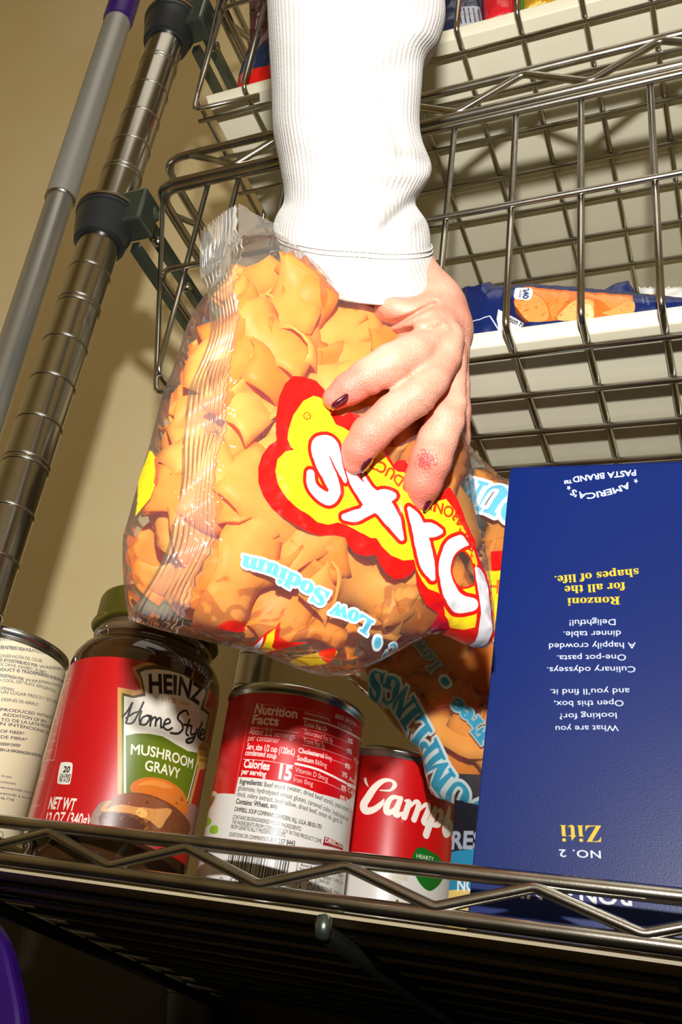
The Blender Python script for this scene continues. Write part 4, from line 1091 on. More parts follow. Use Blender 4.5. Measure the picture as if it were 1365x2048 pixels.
M['film'] = film_mat('clear_film', None, .05, .1)
M['seal'] = film_mat('seal_film', None, .09, .16, .0003, 22, fres=.7)
mk('front_film', (to3(S, pts2, hf, nB), tris), M['film1'], bag, uvs=uv)
mk('back_film', (to3(S, pts2, hb, nB), [tuple(reversed(f)) for f in tris]), M['film'], bag)
# crimped end seal, folded onto the front at the left
Lr = [((398, 468), (470, 418)), ((396, 510), (474, 470)), ((400, 550), (466, 535)), ((406, 580), (452, 575)), ((404, 615), (451, 610)), ((404, 655), (450, 655)), ((398, 700), (446, 704)), ((384, 745), (436, 750)), ((362, 795), (426, 796)),
      ((352, 840), (424, 845)), ((347, 890), (426, 882)), ((343, 950), (406, 930)), ((335, 1010), (402, 1000)), ((325, 1060), (403, 1052)), ((312, 1114), (394, 1115)), ((285, 1173), (366, 1185)), ((262, 1215), (356, 1232)), ((252, 1242), (346, 1268))]
nr = 5
La = smooth_path([list(l) + [0] for l, r in Lr], nr)[:, :2]; Ra = smooth_path([list(r) + [0] for l, r in Lr], nr)[:, :2]
nc = 57; rows = len(La); rnj = random.Random(4); q_ = []; ex_ = []
for i in range(rows):
    l, r_ = S.one(*La[i]), S.one(*Ra[i]); jag = .0006 * (1 if i % 2 else -1) + rnj.uniform(-.0004, .0004)
    for j in range(nc):
        s = j / (nc - 1); p = l + (r_ - l) * s
        if s > .75: p = p + (r_ - l) / np.linalg.norm(r_ - l) * jag * (s - .75) * 4
        if i in (0, rows - 1): p = p + np.array([0, (.0007 if j % 4 < 2 else -.0003)])
        ridge = .00055 * abs(math.sin(s * PI * 9)) * (1 if .04 < s < .86 else .1)
        q_.append(p); ex_.append(.0022 + ridge + .0022 * math.sin(s * PI) ** .7 + .0015 * math.sin(i * .45 + s * 2))
q_ = np.array(q_)
hh = np.where(inside(q_, bd), bulge(dist_outline(q_, bd), .040, HF), 0) + np.array(ex_)
vs = to3(S, q_, hh, nB)
fs = [(i * nc + j, i * nc + j + 1, (i + 1) * nc + j + 1, (i + 1) * nc + j) for i in range(rows - 1) for j in range(nc - 1)]
mk('end_seal', (vs, fs), M['seal'], bag, label='crimped clear end seal with serrated edge')
# loose top corner of the film
fp = S.uv([(470, 418), (500, 437), (547, 458), (566, 486), (600, 512), (545, 478), (480, 482), (450, 510), (440, 565), (462, 520), (472, 470)])
q_, tt, b3 = sheet(fp, .0016)
hh = .004 + wrinkle(q_, 21, .002, 160)
mk('film_corner', (to3(S, q_, hh, nB), tt), M['seal'], bag)
def zone1(p, li):
    t_ = S.uv([(500, 760), (440, 1000), (640, 1130), (545, 800)])
    if li: return 'egg noodle in the deeper layers of the held bag, behind the front noodles', 'egg noodles deeper in the held bag'
    if p[0] < t_[1][0]: return 'egg noodle under the crimped seal along the left side of the held bag', 'egg noodles under the bag seal'
    if p[1] > t_[3][1]: return 'egg noodle in the upper part of the held bag, above the red and yellow print', 'egg noodles in the upper part of the held bag'
    if p[1] < t_[2][1] - .6 * (p[0] - t_[2][0]): return 'egg noodle in the bottom part of the held bag, around the light blue words', 'egg noodles in the bottom part of the held bag'
    return 'egg noodle in the middle of the held bag, behind or beside the big lettering', 'egg noodles behind the lettering'
fill_noodles(S, poly, nB, h_front, (0, .010, .020, .028), .0225, 11, 'wide ruffled egg noodle inside the held clear bag', 'egg noodles in the held bag', .0085, .72, size=1.42, zone=zone1)

# ------------------------------------------------------------------ second bag behind the box
S2 = Plane([-.20, .507, .077], [1, 0, 0], [0, 0, 1], 0, .22, 0, .27, 5000)
n2 = np.array([0, -1.0, 0])
OUT2 = [(895, 850), (950, 902), (1010, 960), (1070, 1000), (1100, 1300), (1075, 1600), (1010, 1640), (955, 1628), (900, 1604), (864, 1588), (850, 1545), (838, 1500), (790, 1452), (758, 1412), (712, 1372), (680, 1330), (720, 1250), (850, 1200), (900, 1080)]
poly2 = S2.uv(smooth_path([list(p) + [0] for p in OUT2], 3, True)[:, :2])
S2.lift = .013 if S2.n[1] < 0 else -.013
S2.text(BS('DUM'), [(1078, 1004), (990, 972), (912, 957)], 62, (110, 198, 232), .03, n=3, out=(BO, 8))
S2.poly([(985, 1110), (1020, 1105), (1080, 1110), (1080, 1330), (1000, 1330)], RD); S2.poly([(960, 1150), (1080, 1145), (1080, 1290), (990, 1290)], YL)
S2.text('RICH', [(1080, 1165), (975, 1168)], 26, (224, 110, 30), .03)
TL, TO = (52, 140, 172), (190, 204, 204)
S2.text(BS('DUMPLINGS'), [(990, 1612), (945, 1588), (905, 1545), (878, 1490), (852, 1440), (828, 1395), (800, 1365), (745, 1340)], 52, TL, .03, n=3, out=(TO, 6))
S2.text(BS('Low'), [(888, 1338), (866, 1308), (845, 1282)], 26, (96, 112, 116), .02, out=((140, 150, 150), 3))
S2.stroke([(893, 1366), (898, 1374)], 11, TO); S2.stroke([(894, 1368), (897, 1372)], 7, TL)
S2.text(BS('Free'), [(992, 1478), (962, 1440), (918, 1402)], 30, TL, .03, out=((150, 166, 166), 3.5))
S2.lift = 0.0
pts3, tris3, bd3 = sheet(poly2, .002)
d3 = dist_outline(pts3, bd3); w3 = wrinkle(pts3, 31, .0012, 90) + wrinkle(pts3, 32, .0006, 210)
h3 = bulge(d3, .03, .0165) + w3 * np.clip(d3 / .01, 0, 1) * .9; h3b = -bulge(d3, .03, .009) - w3 * .5 * np.clip(d3 / .01, 0, 1)
h3 = np.minimum(h3, .0188)
u_, v_ = S2.nuv(pts3[:, 0], pts3[:, 1])
bag2 = thing('noodle_bag', 'second clear noodle bag standing behind the blue pasta box with light blue lettering', 'bag', S2.o + CAM + np.array([.12, 0, 0]))
M['film2'] = film_mat('film_print_rear', S2.cv, .03, .12, .0012, 40)
mk('front_film', (to3(S2, pts3, h3, n2), tris3), M['film2'], bag2, uvs=np.stack([u_, v_], 1))
mk('back_film', (to3(S2, pts3, h3b, n2), [tuple(reversed(f)) for f in tris3]), M['film'], bag2)
fill_noodles(S2, poly2, n2, lambda p: bulge(dist_outline(p, poly2), .03, .0155), (0, .009), .0225, 12, 'egg noodle inside the second clear bag behind the blue box', 'egg noodles in the rear bag', .010, .5)
# ------------------------------------------------------------------ the hand: one continuous surface from a blended distance field
def surface_nets(vol, org, h):
    nx, ny, nz = vol.shape
    ins = vol < 0
    cnt = np.zeros((nx - 1, ny - 1, nz - 1), np.int16)
    for a in (0, 1):
        for b in (0, 1):
            for c in (0, 1): cnt += ins[a:nx - 1 + a, b:ny - 1 + b, c:nz - 1 + c]
    act = (cnt > 0) & (cnt < 8); idx = -np.ones(act.shape, int); cells = np.argwhere(act); idx[act] = np.arange(len(cells))
    acc = np.zeros((len(cells), 3)); n = np.zeros(len(cells)); cx_, cy_, cz_ = cells.T
    cor = [(a, b, c) for a in (0, 1) for b in (0, 1) for c in (0, 1)]
    for i, p in enumerate(cor):
        for q in cor[i + 1:]:
            if sum(abs(x - y) for x, y in zip(p, q)) != 1: continue
            v0 = vol[cx_ + p[0], cy_ + p[1], cz_ + p[2]]; v1 = vol[cx_ + q[0], cy_ + q[1], cz_ + q[2]]
            m = (v0 < 0) != (v1 < 0); t = np.where(m, v0 / np.where(m, v0 - v1, 1), 0)
            for k in range(3): acc[:, k] += np.where(m, p[k] + (q[k] - p[k]) * t, 0)
            n += m
    vs = org + (cells + acc / n[:, None]) * h
    fs = []
    for ax in range(3):
        sl0 = [slice(None)] * 3; sl1 = [slice(None)] * 3; sl0[ax] = slice(0, -1); sl1[ax] = slice(1, None)
        A_, B_ = ins[tuple(sl0)], ins[tuple(sl1)]
        e = np.argwhere(A_ != B_); o1, o2 = [(1, 2), (2, 0), (0, 1)][ax]
        ok = (e[:, o1] > 0) & (e[:, o2] > 0) & (e[:, o1] < vol.shape[o1] - 1) & (e[:, o2] < vol.shape[o2] - 1)
        e = e[ok]; flip = A_[e[:, 0], e[:, 1], e[:, 2]]
        def g(d1, d2):
            q = e.copy(); q[:, o1] += d1; q[:, o2] += d2; return idx[q[:, 0], q[:, 1], q[:, 2]]
        a, b, c, d = g(-1, -1), g(0, -1), g(0, 0), g(-1, 0)
        Q = np.stack([a, b, c, d], 1); Q[~flip] = Q[~flip][:, ::-1]
        fs.append(Q)
    return vs, np.concatenate(fs)
def C3(px, py, z): return np.array([(px - PX) / FPX * z, (py - PY) / FPX * z, z])
def zk(x, y): return (620 + x / 3.7235, 500 + y / 3.7235)
# (pixel, depth, radius in pixels) chains, in camera space
CH = {
 'pinky':  ([(zk(185, 1105), .4245, 25), (zk(290, 1035), .4235, 33), (zk(430, 945), .4230, 37), (zk(600, 855), .4245, 42), (zk(760, 770), .4290, 41), (zk(900, 650), .4370, 42)], .0030),
 'ring':   ([(zk(335, 1585), .4205, 25), (zk(365, 1490), .4190, 34), (zk(450, 1370), .4185, 39), (zk(620, 1215), .4215, 38), (zk(790, 1090), .4220, 40), (zk(900, 970), .4260, 36), (zk(990, 800), .4340, 36), (zk(1010, 660), .4410, 38)], .0024),
 'middle': ([(zk(815, 1855), .4265, 28), (zk(840, 1740), .4245, 38), (zk(900, 1570), .4235, 41), (zk(950, 1420), .4280, 39), (zk(1010, 1280), .4290, 37), (zk(1065, 1150), .4330, 27), (zk(1060, 960), .4400, 27), (zk(1050, 760), .4470, 34)], .0022),
 'index':  ([(zk(1075, 1700), .4640, 20), (zk(1090, 1560), .4620, 25), (zk(1100, 1400), .4600, 25), (zk(1100, 1200), .4580, 26), (zk(1085, 1000), .4570, 28), (zk(1060, 800), .4560, 32)], .002),
 'thumb':  ([(zk(620, 1080), .5080, 34), (zk(700, 900), .5060, 38), (zk(800, 720), .5000, 40), (zk(880, 560), .4850, 44), (zk(860, 400), .4700, 50)], .006),
}
def chain_sdf(X, pts, prev=None, k=.002):
    out = None
    for (a, za, ra), (b, zb, rb) in zip(pts[:-1], pts[1:]):
        A = C3(*a, za); B = C3(*b, zb); ra_ = ra * za / FPX; rb_ = rb * zb / FPX
        ab = B - A; t = np.clip(((X - A) @ ab) / (ab @ ab), 0, 1)
        d = np.sqrt(((X - A - t[..., None] * ab) ** 2).sum(-1)) - (ra_ + (rb_ - ra_) * t)
        out = d if out is None else smin(out, d, .0015)
    return out
def smin(a, b, k):
    h = np.clip(.5 + .5 * (b - a) / k, 0, 1); return b * (1 - h) + a * h - k * h * (1 - h)
def ell(X, px, py, z, rx, ry, rz, th=0):
    c = C3(px, py, z); s = z / FPX; q = X - c; ct, st = math.cos(th), math.sin(th)
    u = q[..., 0] * ct + q[..., 1] * st; v = -q[..., 0] * st + q[..., 1] * ct
    k = np.sqrt((u / (rx * s)) ** 2 + (v / (ry * s)) ** 2 + (q[..., 2] / rz) ** 2)
    return (k - 1) * min(rx * s, ry * s, rz)
H_ = .00085
lo = C3(610, 330, .47); lo[2] = .408; hi = C3(960, 1050, .47); hi[2] = .525
g = [np.arange(lo[k], hi[k], H_) for k in range(3)]
X = np.stack(np.meshgrid(*g, indexing='ij'), -1).astype(np.float32)
fing = {k: chain_sdf(X, v[0]) for k, v in CH.items()}
# palm and wrist
palm = ell(X, *zk(860, 560), .462, 78, 62, .019, .3)
palm = smin(palm, ell(X, *zk(1010, 530), .468, 44, 80, .018, -.35), .006)
palm = smin(palm, ell(X, *zk(985, 410), .482, 42, 50, .016, -.5), .008)
palm = smin(palm, ell(X, *zk(700, 340), .486, 72, 58, .018, .1), .006)
palm = smin(palm, ell(X, *zk(650, 470), .458, 50, 30, .014, .35), .004)      # heel of the hand
palm = smin(palm, ell(X, *zk(900, 560), .447, 50, 34, .012, .1), .004)
fore = None
for (a, b, ra, rb) in ((zk(660, 300), zk(450, -200), 66, 76), (zk(760, 300), zk(560, -240), 52, 62)):
    A, B = C3(*a, .470), C3(*b, .492); ab = B - A; t = np.clip(((X - A) @ ab) / (ab @ ab), 0, 1); q = X - A - t[..., None] * ab
    q[..., 2] *= 1.5
    dd = np.sqrt((q ** 2).sum(-1)) - (ra + (rb - ra) * t) * .47 / FPX
    fore = dd if fore is None else smin(fore, dd, .01)
sd = smin(palm, fore, .010)
sd = smin(sd, fing['thumb'], .008)
fin = smin(fing['index'], sd, .005)
fin = smin(fin, fing['middle'], .0022); fin = smin(fin, fing['ring'], .0020); fin = smin(fin, fing['pinky'], .0022)
sd = fin
def groove(pts, z, w_, amp):
    global sd
    P_ = [C3(*zk(*p), z) for p in pts]; m = None
    for A, B in zip(P_[:-1], P_[1:]):
        ab = B - A; ab2 = ab[:2]; q = X[..., :2] - A[:2] * (X[..., 2:] / z)
        t = np.clip((q @ ab2) / (ab2 @ ab2), 0, 1); d = np.sqrt(((q - t[..., None] * ab2) ** 2).sum(-1)); m = d if m is None else np.minimum(m, d)
    front = np.clip((z + .022 - X[..., 2]) / .006, 0, 1)
    sd = sd + amp * np.exp(-(m / w_) ** 2) * front
groove([(560, 565), (640, 545), (760, 490), (860, 435), (930, 400)], .452, .0012, .0022)
groove([(600, 640), (700, 605), (800, 590), (900, 590), (980, 570)], .447, .0011, .0018)
groove([(800, 520), (900, 500), (960, 455)], .447, .0008, .0006)
groove([(390, 365), (480, 430), (560, 540)], .455, .0007, .0004)
for a, b in (((500, 1010), (560, 1060)), ((640, 900), (690, 985)), ((680, 880), (735, 960)), ((720, 880), (760, 950)), ((820, 1130), (900, 1210)), ((850, 1090), (935, 1150)), ((870, 1050), (950, 1090)), ((900, 990), (960, 1020)), ((1040, 1160), (1150, 1180)), ((1030, 1230), (1140, 1240)), ((840, 1490), (960, 1480)), ((850, 1530), (980, 1530)), ((420, 1060), (470, 1100)), ((600, 1290), (650, 1350))):
    groove([a, b], .425, .0006, .0006)
vs, fq = surface_nets(sd, np.array([x[0] for x in g]), H_)
# relax the surface a little
def relax(v, f, it, lam=.5):
    n = len(v); e = np.concatenate([f[:, [0, 1]], f[:, [1, 2]], f[:, [2, 3]], f[:, [3, 0]]]); e = np.concatenate([e, e[:, ::-1]])
    deg = np.bincount(e[:, 0], minlength=n)[:, None]
    for _ in range(it):
        s = np.stack([np.bincount(e[:, 0], v[e[:, 1], k], n) for k in range(3)], 1); v = v + lam * (s / np.maximum(deg, 1) - v)
    return v
vs = relax(vs, fq, 3)
def skin_mat():
    m = mat('skin', (236, 182, 150), .5, sss=.25, spec=.42); nt = m.node_tree; L = nt.links.new; b = nt.nodes['Principled BSDF']
    tc = nt.nodes.new('ShaderNodeTexCoord'); n = nt.nodes.new('ShaderNodeTexNoise'); n.inputs['Scale'].default_value = 55; n.inputs['Detail'].default_value = 6
    r = nt.nodes.new('ShaderNodeValToRGB'); r.color_ramp.elements[0].position = .35; r.color_ramp.elements[1].position = .68
    r.color_ramp.elements[0].color = srgb((224, 164, 140)); r.color_ramp.elements[1].color = srgb((210, 136, 114))
    L(tc.outputs['Object'], n.inputs['Vector']); L(n.outputs['Fac'], r.inputs['Fac'])
    col = r.outputs['Color']
    base = P(790, 640, .46)
    # pinker fingertips and a small red graze on one finger
    for (px, py, z, rad, c_, st) in [(zk(220, 1080) + (.42, .016, (216, 112, 96), .7)), (zk(390, 1500) + (.42, .017, (216, 108, 92), .7)), (zk(830, 1800) + (.42, .018, (214, 104, 88), .7))]:
        ps = P(px, py, z) - base
        d = nt.nodes.new('ShaderNodeVectorMath'); d.operation = 'DISTANCE'; d.inputs[1].default_value = tuple(ps)
        mr = nt.nodes.new('ShaderNodeMapRange'); mr.inputs['From Min'].default_value = rad * .3; mr.inputs['From Max'].default_value = rad * 1.4; mr.inputs['To Min'].default_value = st; mr.inputs['To Max'].default_value = 0; mr.interpolation_type = 'SMOOTHSTEP'
        mx = nt.nodes.new('ShaderNodeMixRGB'); mx.inputs[2].default_value = srgb(c_)
        L(tc.outputs['Object'], d.inputs[0]); L(d.outputs['Value'], mr.inputs['Value']); L(mr.outputs[0], mx.inputs[0]); L(col, mx.inputs[1]); col = mx.outputs[0]
    ps = P(*zk(865, 1560), .4150) - base
    d = nt.nodes.new('ShaderNodeVectorMath'); d.operation = 'DISTANCE'; d.inputs[1].default_value = tuple(ps)
    nn = nt.nodes.new('ShaderNodeTexNoise'); nn.inputs['Scale'].default_value = 900; nn.inputs['Detail'].default_value = 3
    ad = nt.nodes.new('ShaderNodeMath'); ad.operation = 'MULTIPLY_ADD'; ad.inputs[1].default_value = .012
    mr = nt.nodes.new('ShaderNodeMapRange'); mr.inputs['From Min'].default_value = .0085; mr.inputs['From Max'].default_value = .0105; mr.inputs['To Min'].default_value = .75; mr.inputs['To Max'].default_value = 0
    mx = nt.nodes.new('ShaderNodeMixRGB'); mx.inputs[2].default_value = srgb((186, 36, 56))
    L(tc.outputs['Object'], d.inputs[0]); L(tc.outputs['Object'], nn.inputs['Vector']); L(nn.outputs['Fac'], ad.inputs[0]); L(d.outputs['Value'], ad.inputs[2]); L(ad.outputs[0], mr.inputs['Value'])
    L(mr.outputs[0], mx.inputs[0]); L(col, mx.inputs[1]); col = mx.outputs[0]
    L(col, b.inputs['Base Color'])
    f = nt.nodes.new('ShaderNodeTexVoronoi'); f.inputs['Scale'].default_value = 1100
    f2 = nt.nodes.new('ShaderNodeTexNoise'); f2.inputs['Scale'].default_value = 260; f2.inputs['Detail'].default_value = 5
    a2 = nt.nodes.new('ShaderNodeMath'); a2.operation = 'ADD'
    L(tc.outputs['Object'], f.inputs['Vector']); L(tc.outputs['Object'], f2.inputs['Vector']); L(f.outputs['Distance'], a2.inputs[0]); L(f2.outputs['Fac'], a2.inputs[1])
    u = nt.nodes.new('ShaderNodeBump'); u.inputs['Strength'].default_value = .5; u.inputs['Distance'].default_value = .0004
    L(a2.outputs[0], u.inputs['Height']); L(u.outputs['Normal'], b.inputs['Normal'])
    return m
M['skin'] = skin_mat()
person = mk('person', (cam2w(vs), fq.tolist()), M['skin'], loc=P(790, 640, .46))
tag(person, 'bare hand and forearm in a white ribbed sleeve reaching down to grip the bag', 'person')
print('hand verts', len(vs))

# nails: thin curved dark plates set into the finger sides
M['nail'] = mat('nail_polish', (46, 8, 22), .18, coat=.7, var=(900, .2, (96, 22, 40)))
def nail(px, py, z, ang, ln, wd, nrm_px):
    c = C3(px, py, z); s = z / FPX; ax = np.array([math.cos(ang), math.sin(ang), 0.0]); nn = np.array(nrm_px, float); nn /= np.linalg.norm(nn); nn = nn - ax * (ax @ nn); nn /= np.linalg.norm(nn); bn = np.cross(ax, nn)
    n1_, n2_ = 11, 9; v = []
    for lay in (1, 0):
        for i in range(n1_):
            u = i / (n1_ - 1) * 2 - 1
            for j in range(n2_):
                w_ = j / (n2_ - 1) * 2 - 1
                ww = w_ * math.sqrt(max(0, 1 - (abs(u) ** 3) * .7)); a_ = ww * 1.0
                v.append(c + ax * u * ln * s + bn * math.sin(a_) * wd * s + nn * (math.cos(a_) - 1) * wd * s * .8 + nn * (.0009 * lay - .0016 * u * u * .5))
    m_ = n1_ * n2_; f = []
    for i in range(n1_ - 1):
        for j in range(n2_ - 1):
            q = (i * n2_ + j, i * n2_ + j + 1, (i + 1) * n2_ + j + 1, (i + 1) * n2_ + j); f.append(q); f.append(tuple(x + m_ for x in reversed(q)))
    bdr = [j for j in range(n2_)] + [i * n2_ + n2_ - 1 for i in range(1, n1_)] + [(n1_ - 1) * n2_ + j for j in range(n2_ - 2, -1, -1)] + [i * n2_ for i in range(n1_ - 2, 0, -1)]
    for a, b in zip(bdr, bdr[1:] + bdr[:1]): f.append((a, a + m_, b + m_, b))
    return cam2w(np.array(v)), f
for (x, y, z, an, ln, wd, nm) in ((244, 1140, .4195, -.62, 24, 19, (.50, .78, -.42)), (448, 1580, .4170, -1.0, 27, 22, (.80, .55, -.25)), (905, 1865, .4235, -1.15, 27, 22, (.85, .45, -.25))):
    px_, py_ = zk(x, y)
    mk('fingernail', nail(px_, py_, z, an, ln, wd, nm), M['nail'], person, label='dark maroon painted fingernail with chipped edge')

# ------------------------------------------------------------------ sleeve
SL = [(-900, 520, 900, 0), (-600, 520, 890, 0), (-300, 528, 882, 0), (-60, 535, 878, 0), (0, 537, 879, 0), (60, 540, 878, 0), (110, 543, 862, 2), (140, 545, 838, 4), (190, 547, 832, 6), (250, 549, 829, 10), (290, 555, 836, 14), (325, 562, 853, 18), (350, 566, 852, 22), (375, 570, 836, 26), (395, 571, 824, 30),
      (410, 568, 830, 34), (430, 557, 846, 40), (447, 551, 851, 48), (462, 549, 852, 56)]
CF = [(462, 549, 852, 56), (468, 551, 853, 62), (474, 553, 854, 66), (490, 556, 862, 76), (505, 562, 872, 84), (518, 570, 876, 90), (526, 578, 875, 92)]
NS = 160
def sleeve_ring(y, l, r, sag, tilt, zc, dr, ph0=0, rscale=1.0):
    """y: pixel row of the left end, tilt: rise of the right end"""
    out = []
    A = C3(l, y, zc); B = C3(r, y + tilt, zc); c = (A + B) / 2; a = (B - A) / 2 * rscale; s = zc / FPX
    for k in range(NS):
        t = 2 * PI * k / NS
        x = math.cos(t); f = math.sin(t); x = math.copysign(abs(x) ** .75, x); f = math.copysign(abs(f) ** .75, f)
        q = c + a * x + np.array([0, sag * s * f, 0]) + np.array([0, 0, -dr * f])
        out.append(q)
    return out
def fold(q, t):
    """cloth folds as dents and swells; q camera point"""
    px, py = q[0] / q[2] * FPX + PX, q[1] / q[2] * FPX + PY
    f = max(0.0, math.sin(t)); d = 0
    def rid(a, b, w_, amp):
        ax, ay = a; bx, by = b; ex, ey = bx - ax, by - ay; tt = ((px - ax) * ex + (py - ay) * ey) / (ex * ex + ey * ey); tc_ = min(1, max(0, tt))
        dd = math.hypot(px - ax - tc_ * ex, py - ay - tc_ * ey); return amp * math.exp(-(dd / w_) ** 2) * (1 if 0 < tt < 1 else math.exp(-((tt - tc_) * 3) ** 2))
    d += rid((690, 300), (850, 322), 16, -.0035) + rid((720, 345), (850, 360), 18, .0028)
    d += rid((775, 455), (835, 395), 12, -.0045) + rid((760, 420), (850, 372), 16, .002) + rid((820, 450), (852, 425), 14, .003)
    d += rid((760, 150), (850, 110), 26, -.003) + rid((775, 200), (815, 330), 14, -.0022) + rid((840, 60), (870, 90), 26, .003)
    d += rid((560, 180), (585, 380), 7, -.0014) + rid((600, 380), (700, 420), 22, -.0012)
    d += .0006 * math.sin(px * .05 + py * .02) + .0005 * math.sin(py * .07 - px * .03)
    return d * f
def sleeve_mesh(rows, dr0, zc0, closed_in=False):
    q = smooth_path([[y, l, r, s] for y, l, r, s in rows], 7)
    vs = []; uv = []
    for i, (y, l, r, s) in enumerate(q):
        tilt = 8 + max(0, (y - 250)) * .0 + (0 if y < 380 else (y - 380) * .10)
        zc = zc0 - .00002 * (y - 462)
        dr = dr0 * (1 + .12 * math.sin(y * .012))
        R_ = sleeve_ring(y, l, r, s, tilt, zc, dr)
        for k, p in enumerate(R_):
            t = 2 * PI * k / NS
            p = p + np.array([0, 0, -1.0]) * fold(p, t)
            vs.append(p); uv.append((k / NS, y / 600))
    n = len(q)
    fs = [(i * NS + k, i * NS + (k + 1) % NS, (i + 1) * NS + (k + 1) % NS, (i + 1) * NS + k) for i in range(n - 1) for k in range(NS)]
    return vs, uv, fs, n
def knit_mat(name, ribs):
    m = mat(name, (190, 188, 183), .85, spec=.2); nt = m.node_tree; L = nt.links.new; b = nt.nodes['Principled BSDF']
    b.inputs['Sheen Weight'].default_value = .25
    uv = nt.nodes.new('ShaderNodeUVMap'); uv.uv_map = 'UVMap'; sp = nt.nodes.new('ShaderNodeSeparateXYZ'); L(uv.outputs[0], sp.inputs[0])
    ml = nt.nodes.new('ShaderNodeMath'); ml.operation = 'MULTIPLY'; ml.inputs[1].default_value = ribs * 2 * PI
    sn = nt.nodes.new('ShaderNodeMath'); sn.operation = 'SINE'; L(sp.outputs[0], ml.inputs[0]); L(ml.outputs[0], sn.inputs[0])
    tc = nt.nodes.new('ShaderNodeTexCoord'); n = nt.nodes.new('ShaderNodeTexNoise'); n.inputs['Scale'].default_value = 1400; n.inputs['Detail'].default_value = 3; L(tc.outputs['Object'], n.inputs['Vector'])
    a = nt.nodes.new('ShaderNodeMath'); a.operation = 'MULTIPLY_ADD'; a.inputs[1].default_value = .35; L(sn.outputs[0], a.inputs[0]); L(n.outputs['Fac'], a.inputs[2])
    u = nt.nodes.new('ShaderNodeBump'); u.inputs['Strength'].default_value = .6; u.inputs['Distance'].default_value = .0006; L(a.outputs[0], u.inputs['Height']); L(u.outputs['Normal'], b.inputs['Normal'])
    return m
M['knit'] = knit_mat('white_rib_knit', 74)
ZA = .490
vs_, uv_, fs_, n_ = sleeve_mesh(SL, .038, ZA)
slv = mk('sleeve', (cam2w(np.array(vs_)), fs_), M['knit'], person, uvs=np.array(uv_))
vs_, uv_, fs_, n_ = sleeve_mesh(CF, .0392, ZA)
vs_ = [np.array(v) for v in vs_]
# turn the hem inward
last = vs_[-NS:]; c_ = sum(last) / NS
for sc_, dy in ((.985, .0012), (.95, .0008), (.93, -.002), (.92, -.010)):
    for k in range(NS):
        vs_.append(c_ + (last[k] - c_) * sc_ + np.array([0, dy, 0])); uv_.append((k / NS, .9))
n_ += 4
fs_ = [(i * NS + k, i * NS + (k + 1) % NS, (i + 1) * NS + (k + 1) % NS, (i + 1) * NS + k) for i in range(n_ - 1) for k in range(NS)]
cuff = mk('cuff', (cam2w(np.array(vs_)), fs_), M['knit'], slv, uvs=np.array(uv_))
# double row of stitches over the seam
M['thread'] = mat('thread', (222, 220, 212), .8)
q = smooth_path([[y, l, r, s] for y, l, r, s in CF], 7); st = []
for row, ii in ((0, 4), (1, 10)):
    R_ = vs_[ii * NS:(ii + 1) * NS]; c_ = sum(R_) / NS
    for k in range(2, 78):
        a = R_[k] + (R_[k] - c_) * .012; b = R_[(k + 1)] + (R_[k + 1] - c_) * .012
        dz = np.array([0, 0, -.0003])
        st.append(tube([cam2w(a - dz * .3), cam2w((a + b) / 2 + dz * .2), cam2w(a * .15 + b * .85 - dz * .3)], .0003, 5))
mk('seam_stitches', join(st), M['thread'], cuff, kind='stuff')

# ------------------------------------------------------------------ snack packs in the trays
def pack(label, outline, Yp, thick, base, art, name='snack_pack', cat='snack pack', lean=0.0, grp=None, rough=.25):
    zc = at(*outline[0], Y=Yp)[2] - CAM[2]
    a = np.array([1.0, 0, 0]); b = np.array([0, math.sin(lean), math.cos(lean)])
    S_ = Plane([at(*outline[0], Y=Yp)[0] - .05, Yp, zc - .06], a, b, -.02, .24, -.02, .20, 5500, base)
    S_.lift = thick * .8 if S_.n[1] < 0 else -thick * .8
    art(S_)
    S_.lift = 0.0
    pl = S_.uv(outline); n__ = np.array([0, -math.cos(lean), math.sin(lean)])
    q, tr_, b_ = sheet(pl, .0022); d = dist_outline(q, b_); w_ = wrinkle(q, int(abs(outline[0][0])), .0009, 120) * np.clip(d / .005, 0, 1)
    hf_ = bulge(d, .02, thick) + w_
    u, v = S_.nuv(q[:, 0], q[:, 1])
    m_, _ = print_mat('pack_print', S_.cv, rough, coat=.3, bump=(160, .3, .0008))
    t_ = thing(name, label, cat, q.mean(0)[0] * a + CAM + np.array([S_.o[0], Yp, S_.o[2]]), grp)
    mk('wrapper_front', (to3(S_, q, hf_, n__), tr_), m_, t_, uvs=np.stack([u, v], 1))
    mk('wrapper_back', (to3(S_, q, -bulge(d, .02, thick * .7) - w_ * .6, n__), [tuple(reversed(f)) for f in tr_]), m_, t_, uvs=np.stack([u, v], 1))
    return t_
NAVY = (10, 32, 92)
def k9(x, y): return (900 + x / 2.9355, 540 + y / 2.9355)
def q9(L): return [k9(*p) for p in L]
